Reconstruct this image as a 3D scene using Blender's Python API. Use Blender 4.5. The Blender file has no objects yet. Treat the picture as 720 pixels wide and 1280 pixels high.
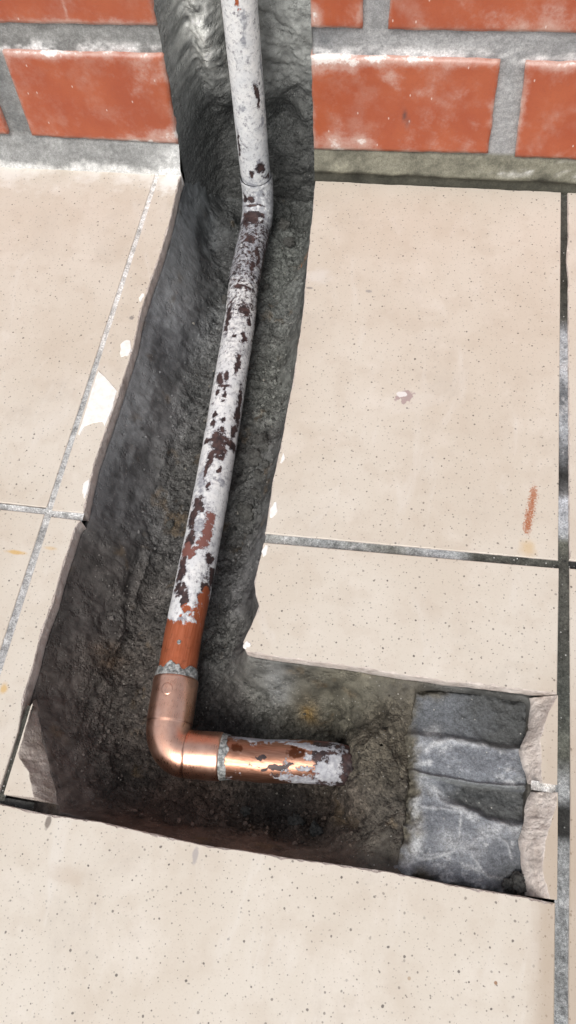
import bpy, bmesh, math, random
import numpy as np
from mathutils import Vector

random.seed(7)
SC = bpy.context.scene
COL = SC.collection

# ------------------------------------------------------------------ camera, sky, sun, exposure
cam_d = bpy.data.cameras.new('camera')
cam = bpy.data.objects.new('camera', cam_d)
COL.objects.link(cam)
cam.location = (-0.09928443, -0.52645785, 0.44916049)
cam.rotation_euler = [math.radians(a) for a in (26.57538313, 4.5855218, 9.12074506)]
cam_d.sensor_fit = 'AUTO'
cam_d.sensor_width = 36.0
cam_d.lens = 968.6555 * 36.0 / 1280.0
cam_d.clip_start = 0.01
cam_d.clip_end = 200.0
SC.camera = cam

SUN_EL, SUN_AZ = math.radians(55), math.radians(192)      # azimuth clockwise from +Y (the wall side)
world = bpy.data.worlds.new('World')
SC.world = world
world.use_nodes = True
wn = world.node_tree
sky = wn.nodes.new('ShaderNodeTexSky')
sky.sky_type = 'NISHITA'
sky.sun_disc = False
sky.sun_elevation = SUN_EL
sky.sun_rotation = SUN_AZ
sky.air_density = 1.0
sky.dust_density = 4.0
hs = wn.nodes.new('ShaderNodeHueSaturation')
hs.inputs['Saturation'].default_value = 0.35
wn.links.new(sky.outputs[0], hs.inputs['Color'])
wn.links.new(hs.outputs[0], wn.nodes['Background'].inputs['Color'])
wn.nodes['Background'].inputs['Strength'].default_value = 0.15

sun_d = bpy.data.lights.new('sun', 'SUN')
sun_d.energy = 1.5
sun_d.angle = math.radians(35)
sun_d.color = (1.0, 0.96, 0.90)
sun = bpy.data.objects.new('sun', sun_d)
COL.objects.link(sun)
sdir = Vector((math.sin(SUN_AZ) * math.cos(SUN_EL), math.cos(SUN_AZ) * math.cos(SUN_EL), math.sin(SUN_EL)))
sun.rotation_euler = sdir.to_track_quat('Z', 'Y').to_euler()
sun.location = sdir * 3

SC.view_settings.view_transform = 'Standard'
SC.view_settings.look = 'None'
SC.view_settings.gamma = 1.0
SC.view_settings.use_curve_mapping = False
SC.view_settings.exposure = 0.11

# ------------------------------------------------------------------ numeric helpers
def _hash(ix, iy, iz, seed):
    h = (ix.astype(np.int64) * 374761393 + iy.astype(np.int64) * 668265263 + iz.astype(np.int64) * 2147483647 + seed * 974711) & 0xffffffff
    h = ((h ^ (h >> 13)) * 1274126177) & 0xffffffff
    h = (h ^ (h >> 16)) & 0xffffffff
    h = (h * 2246822519) & 0xffffffff
    h = h ^ (h >> 15)
    return (h & 0xffff) / 65535.0

def vnoise(P, scale, seed=0):
    """smooth value noise, -1..1; P is (...,3) in metres, scale in cycles per metre"""
    Q = np.asarray(P, float) * scale + 137.3
    I = np.floor(Q)
    F = Q - I
    F = F * F * F * (F * (F * 6 - 15) + 10)
    ix, iy, iz = (I[..., k].astype(np.int64) for k in range(3))
    fx, fy, fz = F[..., 0], F[..., 1], F[..., 2]
    def c(a, b, d): return _hash(ix + a, iy + b, iz + d, seed)
    x00 = c(0, 0, 0) * (1 - fx) + c(1, 0, 0) * fx
    x10 = c(0, 1, 0) * (1 - fx) + c(1, 1, 0) * fx
    x01 = c(0, 0, 1) * (1 - fx) + c(1, 0, 1) * fx
    x11 = c(0, 1, 1) * (1 - fx) + c(1, 1, 1) * fx
    return ((x00 * (1 - fy) + x10 * fy) * (1 - fz) + (x01 * (1 - fy) + x11 * fy) * fz) * 2 - 1

def fbm(P, scale, octv=4, gain=0.5, seed=0):
    out, a, tot = 0.0, 1.0, 0.0
    for k in range(octv):
        out = out + a * vnoise(P, scale * 2.03 ** k, seed + k * 17)
        tot += a
        a *= gain
    return out / tot

def ss(a, b, x):
    t = np.clip((x - a) / (b - a), 0, 1)
    return t * t * (3 - 2 * t)

def v3(x, y, z=0.0):
    return np.stack(np.broadcast_arrays(np.asarray(x, float), np.asarray(y, float), np.asarray(z, float)), -1)

def seg_dist(X, Y, poly, closed=True):
    d = np.full(np.shape(X), 1e9)
    n = len(poly)
    for i in range(n if closed else n - 1):
        ax, ay = poly[i]; bx, by = poly[(i + 1) % n]
        ux, uy = bx - ax, by - ay
        t = np.clip(((X - ax) * ux + (Y - ay) * uy) / (ux * ux + uy * uy + 1e-18), 0, 1)
        d = np.minimum(d, np.hypot(X - ax - t * ux, Y - ay - t * uy))
    return d

def inside(X, Y, poly):
    r = np.zeros(np.shape(X), bool)
    n = len(poly)
    for i in range(n):
        ax, ay = poly[i]; bx, by = poly[(i + 1) % n]
        if ay == by: continue
        c = ((ay > Y) != (by > Y)) & (X < (bx - ax) * (Y - ay) / (by - ay) + ax)
        r ^= c
    return r

# ------------------------------------------------------------------ object helpers
def empty(name, loc=(0, 0, 0), parent=None, **props):
    o = bpy.data.objects.new(name, None)
    COL.objects.link(o)
    o.empty_display_size = 0.05
    o.location = loc
    o.parent = parent
    for k, v in props.items(): o[k] = v
    return o

def world_loc(o):
    v = Vector((0, 0, 0))
    while o is not None:
        v = v + Vector(o.location); o = o.parent
    return v

def link(name, me, mats, parent=None, **props):
    """vertices are given in world metres; they are moved into the parent's frame"""
    o = bpy.data.objects.new(name, me)
    COL.objects.link(o)
    for m in (mats if isinstance(mats, (list, tuple)) else [mats]): me.materials.append(m)
    if parent is not None:
        o.parent = parent
        v = world_loc(parent)
        if v.length > 0:
            co = np.empty(len(me.vertices) * 3, np.float32)
            me.vertices.foreach_get('co', co)
            co = co.reshape(-1, 3) - np.array(v, np.float32)
            me.vertices.foreach_set('co', co.ravel())
    for k, v in props.items(): o[k] = v
    return o

def attr(me, name, arr):
    arr = np.asarray(arr, np.float32)
    if arr.ndim == 1:
        a = me.attributes.new(name, 'FLOAT', 'POINT')
        a.data.foreach_set('value', arr)
    else:
        a = me.attributes.new(name, 'FLOAT_COLOR', 'POINT')
        if arr.shape[1] == 3: arr = np.hstack([arr, np.ones((len(arr), 1), np.float32)])
        a.data.foreach_set('color', np.ascontiguousarray(arr).ravel())

def quads_mesh(name, V, F, smooth=True):
    me = bpy.data.meshes.new(name)
    V = np.ascontiguousarray(V, np.float32); F = np.ascontiguousarray(F, np.int32)
    me.vertices.add(len(V)); me.vertices.foreach_set('co', V.ravel())
    k = F.shape[1]
    me.loops.add(F.size); me.loops.foreach_set('vertex_index', F.ravel())
    me.polygons.add(len(F))
    me.polygons.foreach_set('loop_start', np.arange(0, F.size, k, dtype=np.int32))
    me.polygons.foreach_set('loop_total', np.full(len(F), k, np.int32))
    me.polygons.foreach_set('use_smooth', np.full(len(F), smooth))
    me.update(calc_edges=True)
    return me

def grid_mesh(name, G, mask=None, wrap=False, flip=False):
    """G (n,m,3). returns mesh and the flat indices of the kept vertices"""
    n, m = G.shape[:2]
    idx = np.arange(n * m).reshape(n, m)
    if wrap:
        a = idx[:-1]; b = np.roll(idx, -1, 1)[:-1]; c = np.roll(idx, -1, 1)[1:]; d = idx[1:]
    else:
        a = idx[:-1, :-1]; b = idx[:-1, 1:]; c = idx[1:, 1:]; d = idx[1:, :-1]
    F = np.stack([a, b, c, d], -1).reshape(-1, 4)
    if flip: F = F[:, ::-1]
    V = G.reshape(-1, 3)
    keep = np.arange(n * m)
    if mask is not None:
        mk = mask.ravel()
        F = F[mk[F].all(1)]
        keep = np.unique(F)
        re = np.full(n * m, -1); re[keep] = np.arange(len(keep))
        F = re[F]; V = V[keep]
    return quads_mesh(name, V, F), keep

# ------------------------------------------------------------------ material helpers
class NT:
    def __init__(self, name):
        self.m = bpy.data.materials.new(name)
        self.m.use_nodes = True
        self.t = self.m.node_tree
        self.b = self.t.nodes['Principled BSDF']
        tc = self.t.nodes.new('ShaderNodeNewGeometry')
        self.pos = tc.outputs['Position']
    def sock(self, node, name, v):
        i = node.inputs[name]
        if hasattr(v, 'is_output') or isinstance(v, bpy.types.NodeSocket): self.t.links.new(v, i)
        elif isinstance(v, tuple) and len(v) == 3 and i.type == 'RGBA': i.default_value = (*v, 1)
        else: i.default_value = v
    def noise(self, scale, detail=4, rough=0.55, vec=None, out=0, dist=0.0):
        n = self.t.nodes.new('ShaderNodeTexNoise')
        self.sock(n, 'Vector', vec or self.pos); n.inputs['Scale'].default_value = scale
        n.inputs['Detail'].default_value = detail; n.inputs['Roughness'].default_value = rough
        n.inputs['Distortion'].default_value = dist
        return n.outputs[out]
    def voro(self, scale, vec=None, rnd=1.0, dim='3D'):
        n = self.t.nodes.new('ShaderNodeTexVoronoi'); n.voronoi_dimensions = dim
        self.sock(n, 'Vector', vec or self.pos); n.inputs['Scale'].default_value = scale
        n.inputs['Randomness'].default_value = rnd
        return n.outputs['Distance'], n.outputs['Color']
    def math(self, op, a, b=0.0, c=None, clamp=False):
        n = self.t.nodes.new('ShaderNodeMath'); n.operation = op; n.use_clamp = clamp
        self.sock(n, 0, a); self.sock(n, 1, b)
        if c is not None: self.sock(n, 2, c)
        return n.outputs[0]
    def step(self, x, a, b):
        """smooth 0->1 between a and b"""
        n = self.t.nodes.new('ShaderNodeMapRange'); n.interpolation_type = 'SMOOTHSTEP'
        self.sock(n, 'Value', x); n.inputs['From Min'].default_value = a; n.inputs['From Max'].default_value = b
        return n.outputs['Result']
    def remap(self, x, a, b, c, d):
        n = self.t.nodes.new('ShaderNodeMapRange')
        self.sock(n, 'Value', x)
        for k, v in (('From Min', a), ('From Max', b), ('To Min', c), ('To Max', d)): n.inputs[k].default_value = v
        return n.outputs['Result']
    def mix(self, f, a, b, mode='MIX'):
        n = self.t.nodes.new('ShaderNodeMix'); n.data_type = 'RGBA'; n.blend_type = mode
        self.sock(n, 0, f)
        for k, v in ((6, a), (7, b)):
            if isinstance(v, tuple): n.inputs[k].default_value = (*v[:3], 1)
            else: self.t.links.new(v, n.inputs[k])
        return n.outputs[2]
    def attr(self, name, fac=False):
        n = self.t.nodes.new('ShaderNodeAttribute'); n.attribute_name = name
        return n.outputs['Fac' if fac else 'Color']
    def xyz(self, v=None):
        n = self.t.nodes.new('ShaderNodeSeparateXYZ'); self.sock(n, 0, v or self.pos)
        return n.outputs
    def vec(self, op, a, b):
        n = self.t.nodes.new('ShaderNodeVectorMath'); n.operation = op
        self.sock(n, 0, a); self.sock(n, 1, b)
        return n.outputs['Value'] if op in ('LENGTH', 'DISTANCE', 'DOT_PRODUCT') else n.outputs[0]
    def bump(self, h, strength=0.3, dist=0.001, normal=None):
        n = self.t.nodes.new('ShaderNodeBump')
        n.inputs['Strength'].default_value = strength; n.inputs['Distance'].default_value = dist
        self.sock(n, 'Height', h)
        if normal is not None: self.sock(n, 'Normal', normal)
        return n.outputs[0]
    def ellipse(self, c, r, jit=None, amt=0.35):
        """mask value: <1 inside an ellipse at c (x,y) with radii r; optionally ragged"""
        s = self.xyz()
        dx = self.math('DIVIDE', self.math('SUBTRACT', s[0], c[0]), r[0])
        dy = self.math('DIVIDE', self.math('SUBTRACT', s[1], c[1]), r[1])
        d = self.math('SQRT', self.math('ADD', self.math('MULTIPLY', dx, dx), self.math('MULTIPLY', dy, dy)))
        if jit is not None: d = self.math('ADD', d, self.math('MULTIPLY', self.math('SUBTRACT', jit, 0.5), amt * 2))
        return d
    def set(self, **kw):
        for k, v in kw.items(): self.sock(self.b, {'color': 'Base Color', 'rough': 'Roughness', 'metal': 'Metallic', 'normal': 'Normal',
                                                   'spec': 'Specular IOR Level', 'coat': 'Coat Weight', 'coat_rough': 'Coat Roughness'}[k], v)
        return self.m

# ------------------------------------------------------------------ materials
def mat_tile():
    n = NT('glazed_tile')
    big = n.noise(9, 3, 0.5); mid = n.noise(45, 4, 0.6); fine = n.noise(900, 2, 0.6)
    c = n.mix(n.step(big, 0.33, 0.68), (0.568, 0.505, 0.425), (0.620, 0.570, 0.497))
    c = n.mix(n.math('MULTIPLY', n.step(mid, 0.46, 0.68), 0.38), c, (0.50, 0.425, 0.345))
    c = n.mix(n.math('MULTIPLY', n.step(n.noise(26, 6, 0.7), 0.5, 0.72), 0.4), c, (0.70, 0.65, 0.585))
    c = n.mix(n.math('MULTIPLY', n.step(fine, 0.5, 0.8), 0.16), c, (0.42, 0.33, 0.26))
    # dark oxide speckles of several sizes
    wv = n.vec('ADD', n.pos, n.vec('MULTIPLY', n.noise(300, 2, 0.5, out=1), (0.0011, 0.0011, 0.0)))
    for sc, r0, r1, p, a, col in ((112, 0.025, 0.085, 0.12, 0.90, (0.075, 0.062, 0.055)), (205, 0.035, 0.105, 0.10, 0.75, (0.12, 0.10, 0.088)),
                                  (340, 0.05, 0.12, 0.20, 0.45, (0.22, 0.17, 0.14)), (48, 0.018, 0.038, 0.70, 0.75, (0.09, 0.07, 0.055))):
        flat = n.vec('ADD', wv, (0.013 * sc, 0.37, 0))
        d, rc = n.voro(sc, flat, dim='2D')
        q = n.xyz(rc)
        rad = n.remap(q[0], 0, 1, r0, r1)
        dot = n.math('SUBTRACT', 1.0, n.step(n.math('DIVIDE', d, rad), 0.65, 1.15))
        on = n.math('MULTIPLY', n.math('GREATER_THAN', q[1], p), n.remap(q[2], 0, 1, 0.35, 1.0))
        c = n.mix(n.math('MULTIPLY', n.math('MULTIPLY', dot, on), a), c, col)
    dust = n.math('MULTIPLY', n.step(n.noise(14, 7, 0.72, dist=0.6), 0.52, 0.74), 0.38)
    c = n.mix(dust, c, (0.45, 0.40, 0.345))
    smear = n.noise(1.0, 5, 0.65, n.vec('MULTIPLY', n.pos, (34, 11, 20)), dist=1.2)
    c = n.mix(n.math('MULTIPLY', n.step(smear, 0.56, 0.74), 0.30), c, (0.70, 0.67, 0.63))
    hair = n.noise(1.0, 2, 0.5, n.vec('MULTIPLY', n.vec('ADD', n.pos, n.vec('MULTIPLY', n.noise(18, 2, 0.5, out=1), (0.02, 0.02, 0))), (1500, 30, 1)))
    c = n.mix(n.math('MULTIPLY', n.math('MULTIPLY', n.step(hair, 0.74, 0.80), n.step(n.noise(30, 2), 0.5, 0.6)), 0.35), c, (0.78, 0.75, 0.71))
    j = n.noise(160, 4, 0.65); j2 = n.noise(1100, 3, 0.7)
    s = n.xyz()
    # white cement haze by the wall, stronger left of the chase
    hz = n.math('MULTIPLY', n.step(n.math('ADD', s[1], n.math('MULTIPLY', n.math('SUBTRACT', n.noise(38, 5, 0.65), 0.5), 0.16)), -0.034, 0.006),
                n.math('SUBTRACT', 1.0, n.step(s[0], -0.31, -0.19)))
    c = n.mix(n.math('MULTIPLY', hz, 0.62), c, (0.78, 0.76, 0.72))
    # brown dirt band beside the long right joint
    bd = n.math('MULTIPLY', n.step(n.math('ADD', s[0], n.math('MULTIPLY', n.math('SUBTRACT', j, 0.5), 0.006)), -0.016, -0.004),
                n.math('SUBTRACT', 1.0, n.step(s[1], -0.50, -0.34)))
    c = n.mix(n.math('MULTIPLY', bd, 0.5), c, (0.33, 0.235, 0.155))
    # rust streak, yellow weep, purple chip, ochre smears
    def blot(cx, cy, rx, ry, col, a, jit=j, amt=0.35, lo=0.6, hi=1.1):
        nonlocal c
        m = n.math('SUBTRACT', 1.0, n.step(n.ellipse((cx, cy), (rx, ry), jit, amt), lo, hi))
        c = n.mix(n.math('MULTIPLY', m, a), c, col)
    jr = n.noise(750, 6, 0.78)
    for cx, cy, ry in ((-0.0160, -0.2785, .0070), (-0.0172, -0.2870, .0085), (-0.0187, -0.2960, .0080), (-0.0196, -0.3020, .006)):
        blot(cx, cy, 0.0028, ry, (0.36, 0.12, 0.045), 0.80, jr, 2.4, 0.55, 1.0)
    blot(-0.0188, -0.3165, 0.0065, 0.0075, (0.55, 0.38, 0.17), 0.55, j, 0.5, 0.2, 1.2)
    blot(-0.1035, -0.2125, 0.0066, 0.0058, (0.36, 0.27, 0.265), 0.85, j, 1.8, 0.7, 0.95)
    blot(-0.1065, -0.2100, 0.0040, 0.0026, (0.75, 0.72, 0.70), 0.9, j, 0.9, 0.7, 0.95)
    blot(-0.1395, -0.1196, 0.0030, 0.0018, (0.30, 0.28, 0.27), 0.75, j2, 0.9, 0.6, 0.95)
    blot(-0.1844, -0.1202, 0.0030, 0.0014, (0.25, 0.23, 0.21), 0.8, j, 0.5)
    blot(-0.1800, -0.108, 0.013, 0.010, (0.66, 0.63, 0.60), 0.5, j, 0.8, 0.3, 1.1)
    blot(-0.3190, -0.0130, 0.0120, 0.0190, (0.79, 0.78, 0.75), 0.8, j, 1.2, 0.3, 1.1)
    blot(-0.3432, -0.3600, 0.0085, 0.0018, (0.58, 0.36, 0.10), 0.75, j, 0.6, 0.3, 1.1)
    blot(-0.3210, -0.3543, 0.0060, 0.0016, (0.60, 0.40, 0.16), 0.45, j, 0.6, 0.3, 1.1)
    blot(-0.3221, -0.4469, 0.0030, 0.0045, (0.58, 0.36, 0.10), 0.7, j, 0.6, 0.3, 1.1)
    blot(-0.2728, -0.5158, 0.0019, 0.0042, (0.16, 0.13, 0.11), 0.85, j, 0.5)
    blot(-0.1875, -0.5195, 0.0019, 0.0050, (0.33, 0.30, 0.30), 0.7, j, 0.7)
    blot(-0.0283, -0.5520, 0.0009, 0.0009, (0.25, 0.12, 0.05), 0.85, j, 0.3)
    blot(-0.0700, -0.5570, 0.0010, 0.0010, (0.33, 0.22, 0.13), 0.6, j, 0.3)
    blot(-0.2550, -0.5390, 0.012, 0.007, (0.46, 0.37, 0.29), 0.4, j, 0.8, 0.2, 1.2)
    blot(-0.3150, -0.1610, 0.0022, 0.0022, (0.22, 0.20, 0.19), 0.8, j2, 0.9)
    r = n.remap(mid, 0.3, 0.7, 0.36, 0.52)
    nb = n.bump(n.noise(700, 3, 0.6), 0.06, 0.0006, n.bump(n.noise(60, 2, 0.5), 0.10, 0.0012))
    return n.set(color=c, rough=r, normal=nb, spec=0.42)

def mat_tile_body(dirty=False):
    n = NT('dirty_tile_body' if dirty else 'tile_body')
    c = n.mix(n.step(n.noise(120, 5, 0.65), 0.35, 0.7), (0.60, 0.52, 0.465), (0.78, 0.705, 0.645))
    c = n.mix(n.math('MULTIPLY', n.step(n.noise(75, 6, 0.75), 0.50, 0.66), 0.5), c, (0.27, 0.22, 0.19))
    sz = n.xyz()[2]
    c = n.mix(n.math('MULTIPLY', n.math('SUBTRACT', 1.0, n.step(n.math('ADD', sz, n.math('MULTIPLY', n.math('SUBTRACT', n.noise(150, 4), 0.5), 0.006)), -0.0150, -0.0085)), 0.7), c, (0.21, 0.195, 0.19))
    if dirty: c = n.mix(n.remap(n.noise(90, 6, 0.7), 0.35, 0.65, 0.25, 0.85), c, (0.24, 0.195, 0.16))
    return n.set(color=c, rough=0.75, normal=n.bump(n.math('ADD', n.noise(420, 6, 0.75), n.math('MULTIPLY', n.noise(130, 4, 0.6, dist=1.5), 1.5)), 0.9, 0.0016), spec=0.25)

def mat_chip():
    n = NT('bare_white_chip')
    c = n.mix(n.step(n.noise(220, 4), 0.4, 0.7), (0.84, 0.82, 0.79), (0.76, 0.73, 0.69))
    return n.set(color=c, rough=0.8, normal=n.bump(n.noise(700, 4, 0.6), 0.3, 0.0005), spec=0.2)

def mat_vcol(name, rough=(0.6, 0.9), bscale=420, bstr=0.5, bdist=0.0012, var=0.35, spec=0.3, grit=0.0, gritcol=(0.42, 0.41, 0.38), patchy=False):
    """colour painted per vertex, with a grain of light and dark grit and fine relief"""
    n = NT(name)
    c = n.attr('Col')
    f = n.noise(bscale, 6, 0.7)
    g = n.noise(bscale * 3.1, 4, 0.7)
    c = n.mix(1.0, c, n.mix(n.step(f, 0.3, 0.7), (1 - var,) * 3, (1 + var,) * 3), 'MULTIPLY')
    c = n.mix(1.0, c, n.mix(n.step(g, 0.3, 0.7), (1 - var,) * 3, (1 + var,) * 3), 'MULTIPLY')
    if grit > 0:
        d, rc = n.voro(420)
        q = n.xyz(rc)
        dot = n.math('MULTIPLY', n.math('SUBTRACT', 1.0, n.step(d, 0.10, 0.24)), n.math('GREATER_THAN', q[0], 1 - grit))
        c = n.mix(n.math('MULTIPLY', dot, q[1]), c, gritcol)
    h = n.math('ADD', f, n.math('MULTIPLY', g, 0.45))
    nb = n.bump(h, bstr, bdist)
    if patchy:
        b2 = n.t.nodes.new('ShaderNodeBump'); b2.inputs['Distance'].default_value = bdist
        n.sock(b2, 'Height', h); n.sock(b2, 'Strength', n.remap(n.noise(32, 3, 0.6), 0.36, 0.62, 0.10, 1.0))
        nb = b2.outputs[0]
    return n.set(color=c, rough=n.remap(f, 0.3, 0.7, *rough), normal=nb, spec=spec)

def mat_soil():
    n = NT('wet_cement')
    c = n.attr('Col'); gr = n.attr('grit', True)
    mask = n.step(n.math('ADD', gr, n.math('MULTIPLY', n.math('SUBTRACT', n.noise(85, 4, 0.65), 0.5), 2.2)), 0.30, 0.75)
    warp = n.vec('ADD', n.pos, n.vec('MULTIPLY', n.noise(260, 2, 0.6, out=1), (0.003, 0.003, 0.003)))
    d1, c1 = n.voro(330, warp); d2, c2 = n.voro(760, warp)
    q1, q2 = n.xyz(c1), n.xyz(c2)
    soft = n.noise(150, 5, 0.6); fine = n.noise(1500, 3, 0.7)
    # grains: each its own tone; smooth slurry: soft cloudy tone
    grain = n.math('MULTIPLY', n.remap(q1[0], 0, 1, 0.80, 1.20), n.remap(q2[1], 0, 1, 0.62, 1.38))
    slurry = n.remap(soft, 0.3, 0.7, 0.78, 1.25)
    tone = n.math('ADD', n.math('MULTIPLY', grain, mask), n.math('MULTIPLY', slurry, n.math('SUBTRACT', 1.0, mask)))
    tone = n.math('MULTIPLY', tone, n.remap(fine, 0.3, 0.7, 0.75, 1.25))
    cb = n.t.nodes.new('ShaderNodeCombineXYZ')
    for i in range(3): n.t.links.new(tone, cb.inputs[i])
    c = n.mix(1.0, c, cb.outputs[0], 'MULTIPLY')
    # sparse pale sand grains
    d3, c3 = n.voro(520); q3 = n.xyz(c3)
    dot = n.math('MULTIPLY', n.math('SUBTRACT', 1.0, n.step(d3, 0.12, 0.30)), n.math('GREATER_THAN', q3[0], 0.86))
    c = n.mix(n.math('MULTIPLY', n.math('MULTIPLY', dot, q3[1]), 0.8), c, (0.40, 0.385, 0.35))
    h = n.math('ADD', n.math('MULTIPLY', mask, n.math('ADD', n.math('MULTIPLY', d1, -1.1), n.math('MULTIPLY', d2, -0.8))),
               n.math('ADD', n.math('MULTIPLY', soft, 0.9), n.math('MULTIPLY', fine, n.math('MULTIPLY_ADD', mask, 0.30, 0.08))))
    r = n.math('ADD', n.remap(soft, 0.35, 0.65, 0.58, 0.80), n.math('MULTIPLY', mask, 0.12))
    return n.set(color=c, rough=r, normal=n.bump(h, 0.65, 0.0016), spec=0.30)

def mat_brick():
    n = NT('red_brick')
    eff = n.attr('eff', True); scr = n.attr('scr', True)
    f = n.noise(70, 5, 0.6); g = n.noise(420, 5, 0.7)
    c = n.mix(n.step(n.noise(28, 3, 0.5), 0.3, 0.7), (0.345, 0.074, 0.031), (0.40, 0.100, 0.042))
    c = n.mix(n.math('MULTIPLY', n.step(g, 0.45, 0.75), 0.20), c, (0.24, 0.070, 0.042))
    m = n.math('ADD', eff, n.math('ADD', n.math('MULTIPLY', n.math('SUBTRACT', n.noise(70, 5, 0.62), 0.5), 1.9), n.math('MULTIPLY', n.math('SUBTRACT', g, 0.5), 0.6)))
    thin = n.math('MULTIPLY', n.step(m, 0.02, 0.95), 0.55)
    c = n.mix(thin, c, (0.66, 0.53, 0.47))
    c = n.mix(n.math('MULTIPLY', n.step(m, 0.80, 1.05), 0.85), c, (0.82, 0.79, 0.76))
    c = n.mix(n.math('MULTIPLY', n.step(n.noise(34, 6, 0.7), 0.46, 0.72), 0.22), c, (0.55, 0.42, 0.36))
    c = n.mix(n.math('MULTIPLY', n.step(n.noise(900, 3, 0.6), 0.52, 0.70), 0.22), c, (0.22, 0.06, 0.035))
    # tiny white scuffs
    sx = n.xyz(); cb = n.t.nodes.new('ShaderNodeCombineXYZ'); n.t.links.new(sx[0], cb.inputs[0]); n.sock(cb, 1, n.math('MULTIPLY', sx[2], 0.5))
    d, rc = n.voro(130, cb.outputs[0], dim='2D')
    q = n.xyz(rc)
    c = n.mix(n.math('MULTIPLY', n.math('MULTIPLY', n.math('SUBTRACT', 1.0, n.step(d, 0.03, 0.09)), n.math('GREATER_THAN', q[0], 0.90)), 0.5), c, (0.8, 0.75, 0.7))
    c = n.mix(scr, c, (0.05, 0.045, 0.05))
    return n.set(color=c, rough=n.remap(g, 0.3, 0.7, 0.30, 0.46), normal=n.bump(g, 0.16, 0.0006), spec=0.5)

def mat_pipe(kind):
    """flake > 0 is bare metal, below is old paint; colours of both sides come with the vertex"""
    n = NT('painted_copper' if kind == 'main' else 'heated_copper')
    fl = n.attr('flake', True); gz = n.attr('thin', True); sp = n.attr('speck', True); cu = n.attr('copper', True); br = n.attr('brown', True)
    n1 = n.math('SUBTRACT', n.noise(330, 5, 0.65), 0.5); n2 = n.math('SUBTRACT', n.noise(1300, 4, 0.7), 0.5)
    n0 = n.math('SUBTRACT', n.noise(130, 3, 0.6), 0.5)
    jag = n.math('ADD', n.math('MULTIPLY', n1, 2.6), n.math('ADD', n.math('MULTIPLY', n2, 1.3), n.math('MULTIPLY', n0, 1.5)))
    f = n.math('ADD', fl, jag)
    # isolated specks where the paint is crumbling
    spk = n.math('ADD', n.math('SUBTRACT', sp, 1.0), n.math('MULTIPLY', n.math('SUBTRACT', n.noise(360, 7, 0.75), 0.5), 3.8))
    bare = n.math('MAXIMUM', n.step(f, -0.12, 0.12), n.step(spk, -0.10, 0.10))
    # paint: chalk white, blue-grey in thin zones and on the painted-in shaded side
    paint = n.mix(n.step(n.noise(90, 5, 0.6), 0.3, 0.72), (0.78, 0.78, 0.77), (0.62, 0.635, 0.65))
    paint = n.mix(n.math('MULTIPLY', n.step(n.noise(500, 6, 0.72), 0.50, 0.68), 0.55), paint, (0.48, 0.50, 0.53))
    thin = n.math('ADD', gz, n.math('ADD', n.math('MULTIPLY', n1, 2.6), n.math('MULTIPLY', n0, 1.2)))
    paint = n.mix(n.math('MULTIPLY', n.step(thin, 0.20, 0.95), 0.80), paint, n.mix(n.step(n.noise(420, 4), 0.35, 0.7), (0.14, 0.145, 0.18), (0.42, 0.44, 0.48)))
    edge = n.math('MULTIPLY', n.step(f, -0.60, -0.05), 0.72)
    paint = n.mix(edge, paint, (0.30, 0.30, 0.335))
    grime = n.math('MULTIPLY', n.step(n.math('ADD', n.noise(55, 5, 0.65), n.math('MULTIPLY', n1, 0.9)), 0.47, 0.72), 0.55)
    grime = n.math('MULTIPLY', grime, n.math('MULTIPLY', sp, 2.2, clamp=True))
    paint = n.mix(grime, paint, (0.30, 0.305, 0.32))
    wisp = n.noise(1.0, 5, 0.7, n.vec('MULTIPLY', n.pos, (700, 140, 300)))
    paint = n.mix(n.math('MULTIPLY', n.step(wisp, 0.56, 0.70), 0.45), paint, (0.16, 0.16, 0.175))
    if kind == 'stub': paint = n.mix(n.remap(n0, -0.2, 0.2, 0.25, 0.75), paint, (0.31, 0.31, 0.34))
    # bare metal: dark oxide, red-brown cuprite, warm copper
    ox = n.mix(n.step(n.noise(260, 4, 0.6), 0.35, 0.7), (0.030, 0.022, 0.024), (0.085, 0.050, 0.046))
    ox = n.mix(n.step(n.math('ADD', br, n.math('MULTIPLY', n1, 0.7)), 0.35, 0.7), ox, (0.20, 0.085, 0.070))
    streak = n.noise(1.0, 4, 0.6, n.vec('MULTIPLY', n.pos, (900, 60, 900) if kind == 'main' else (60, 900, 900)))
    if kind == 'main':
        cop = n.mix(n.step(streak, 0.3, 0.7), (0.44, 0.115, 0.048), (0.56, 0.175, 0.085))
    else:
        cop = n.mix(n.step(streak, 0.3, 0.7), (0.40, 0.19, 0.12), (0.55, 0.30, 0.21))
    tar = n.step(n.math('ADD', br, n.math('MULTIPLY', n.math('ADD', n0, n1), 0.9)), 0.25, 0.75)
    cop = n.mix(tar, cop, (0.17, 0.060, 0.030))
    cmask = n.step(n.math('ADD', cu, n.math('MULTIPLY', n1, 0.7)), 0.40, 0.62)
    met = n.mix(cmask, ox, cop)
    c = n.mix(bare, paint, met)
    m = n.math('MULTIPLY', n.math('MULTIPLY', bare, cmask), 0.55 if kind == 'main' else 0.95)
    r = n.mix(bare, (0.62,) * 3, n.mix(cmask, (0.5,) * 3, (0.40,) * 3 if kind == 'main' else (0.38,) * 3))
    h = n.math('SUBTRACT', n.math('MULTIPLY', n.noise(700, 4, 0.6), 0.25), n.math('MULTIPLY', bare, 0.8))
    return n.set(color=c, metal=m, rough=n.xyz(r)[0], normal=n.bump(h, 0.55, 0.0006), spec=0.4)

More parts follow.
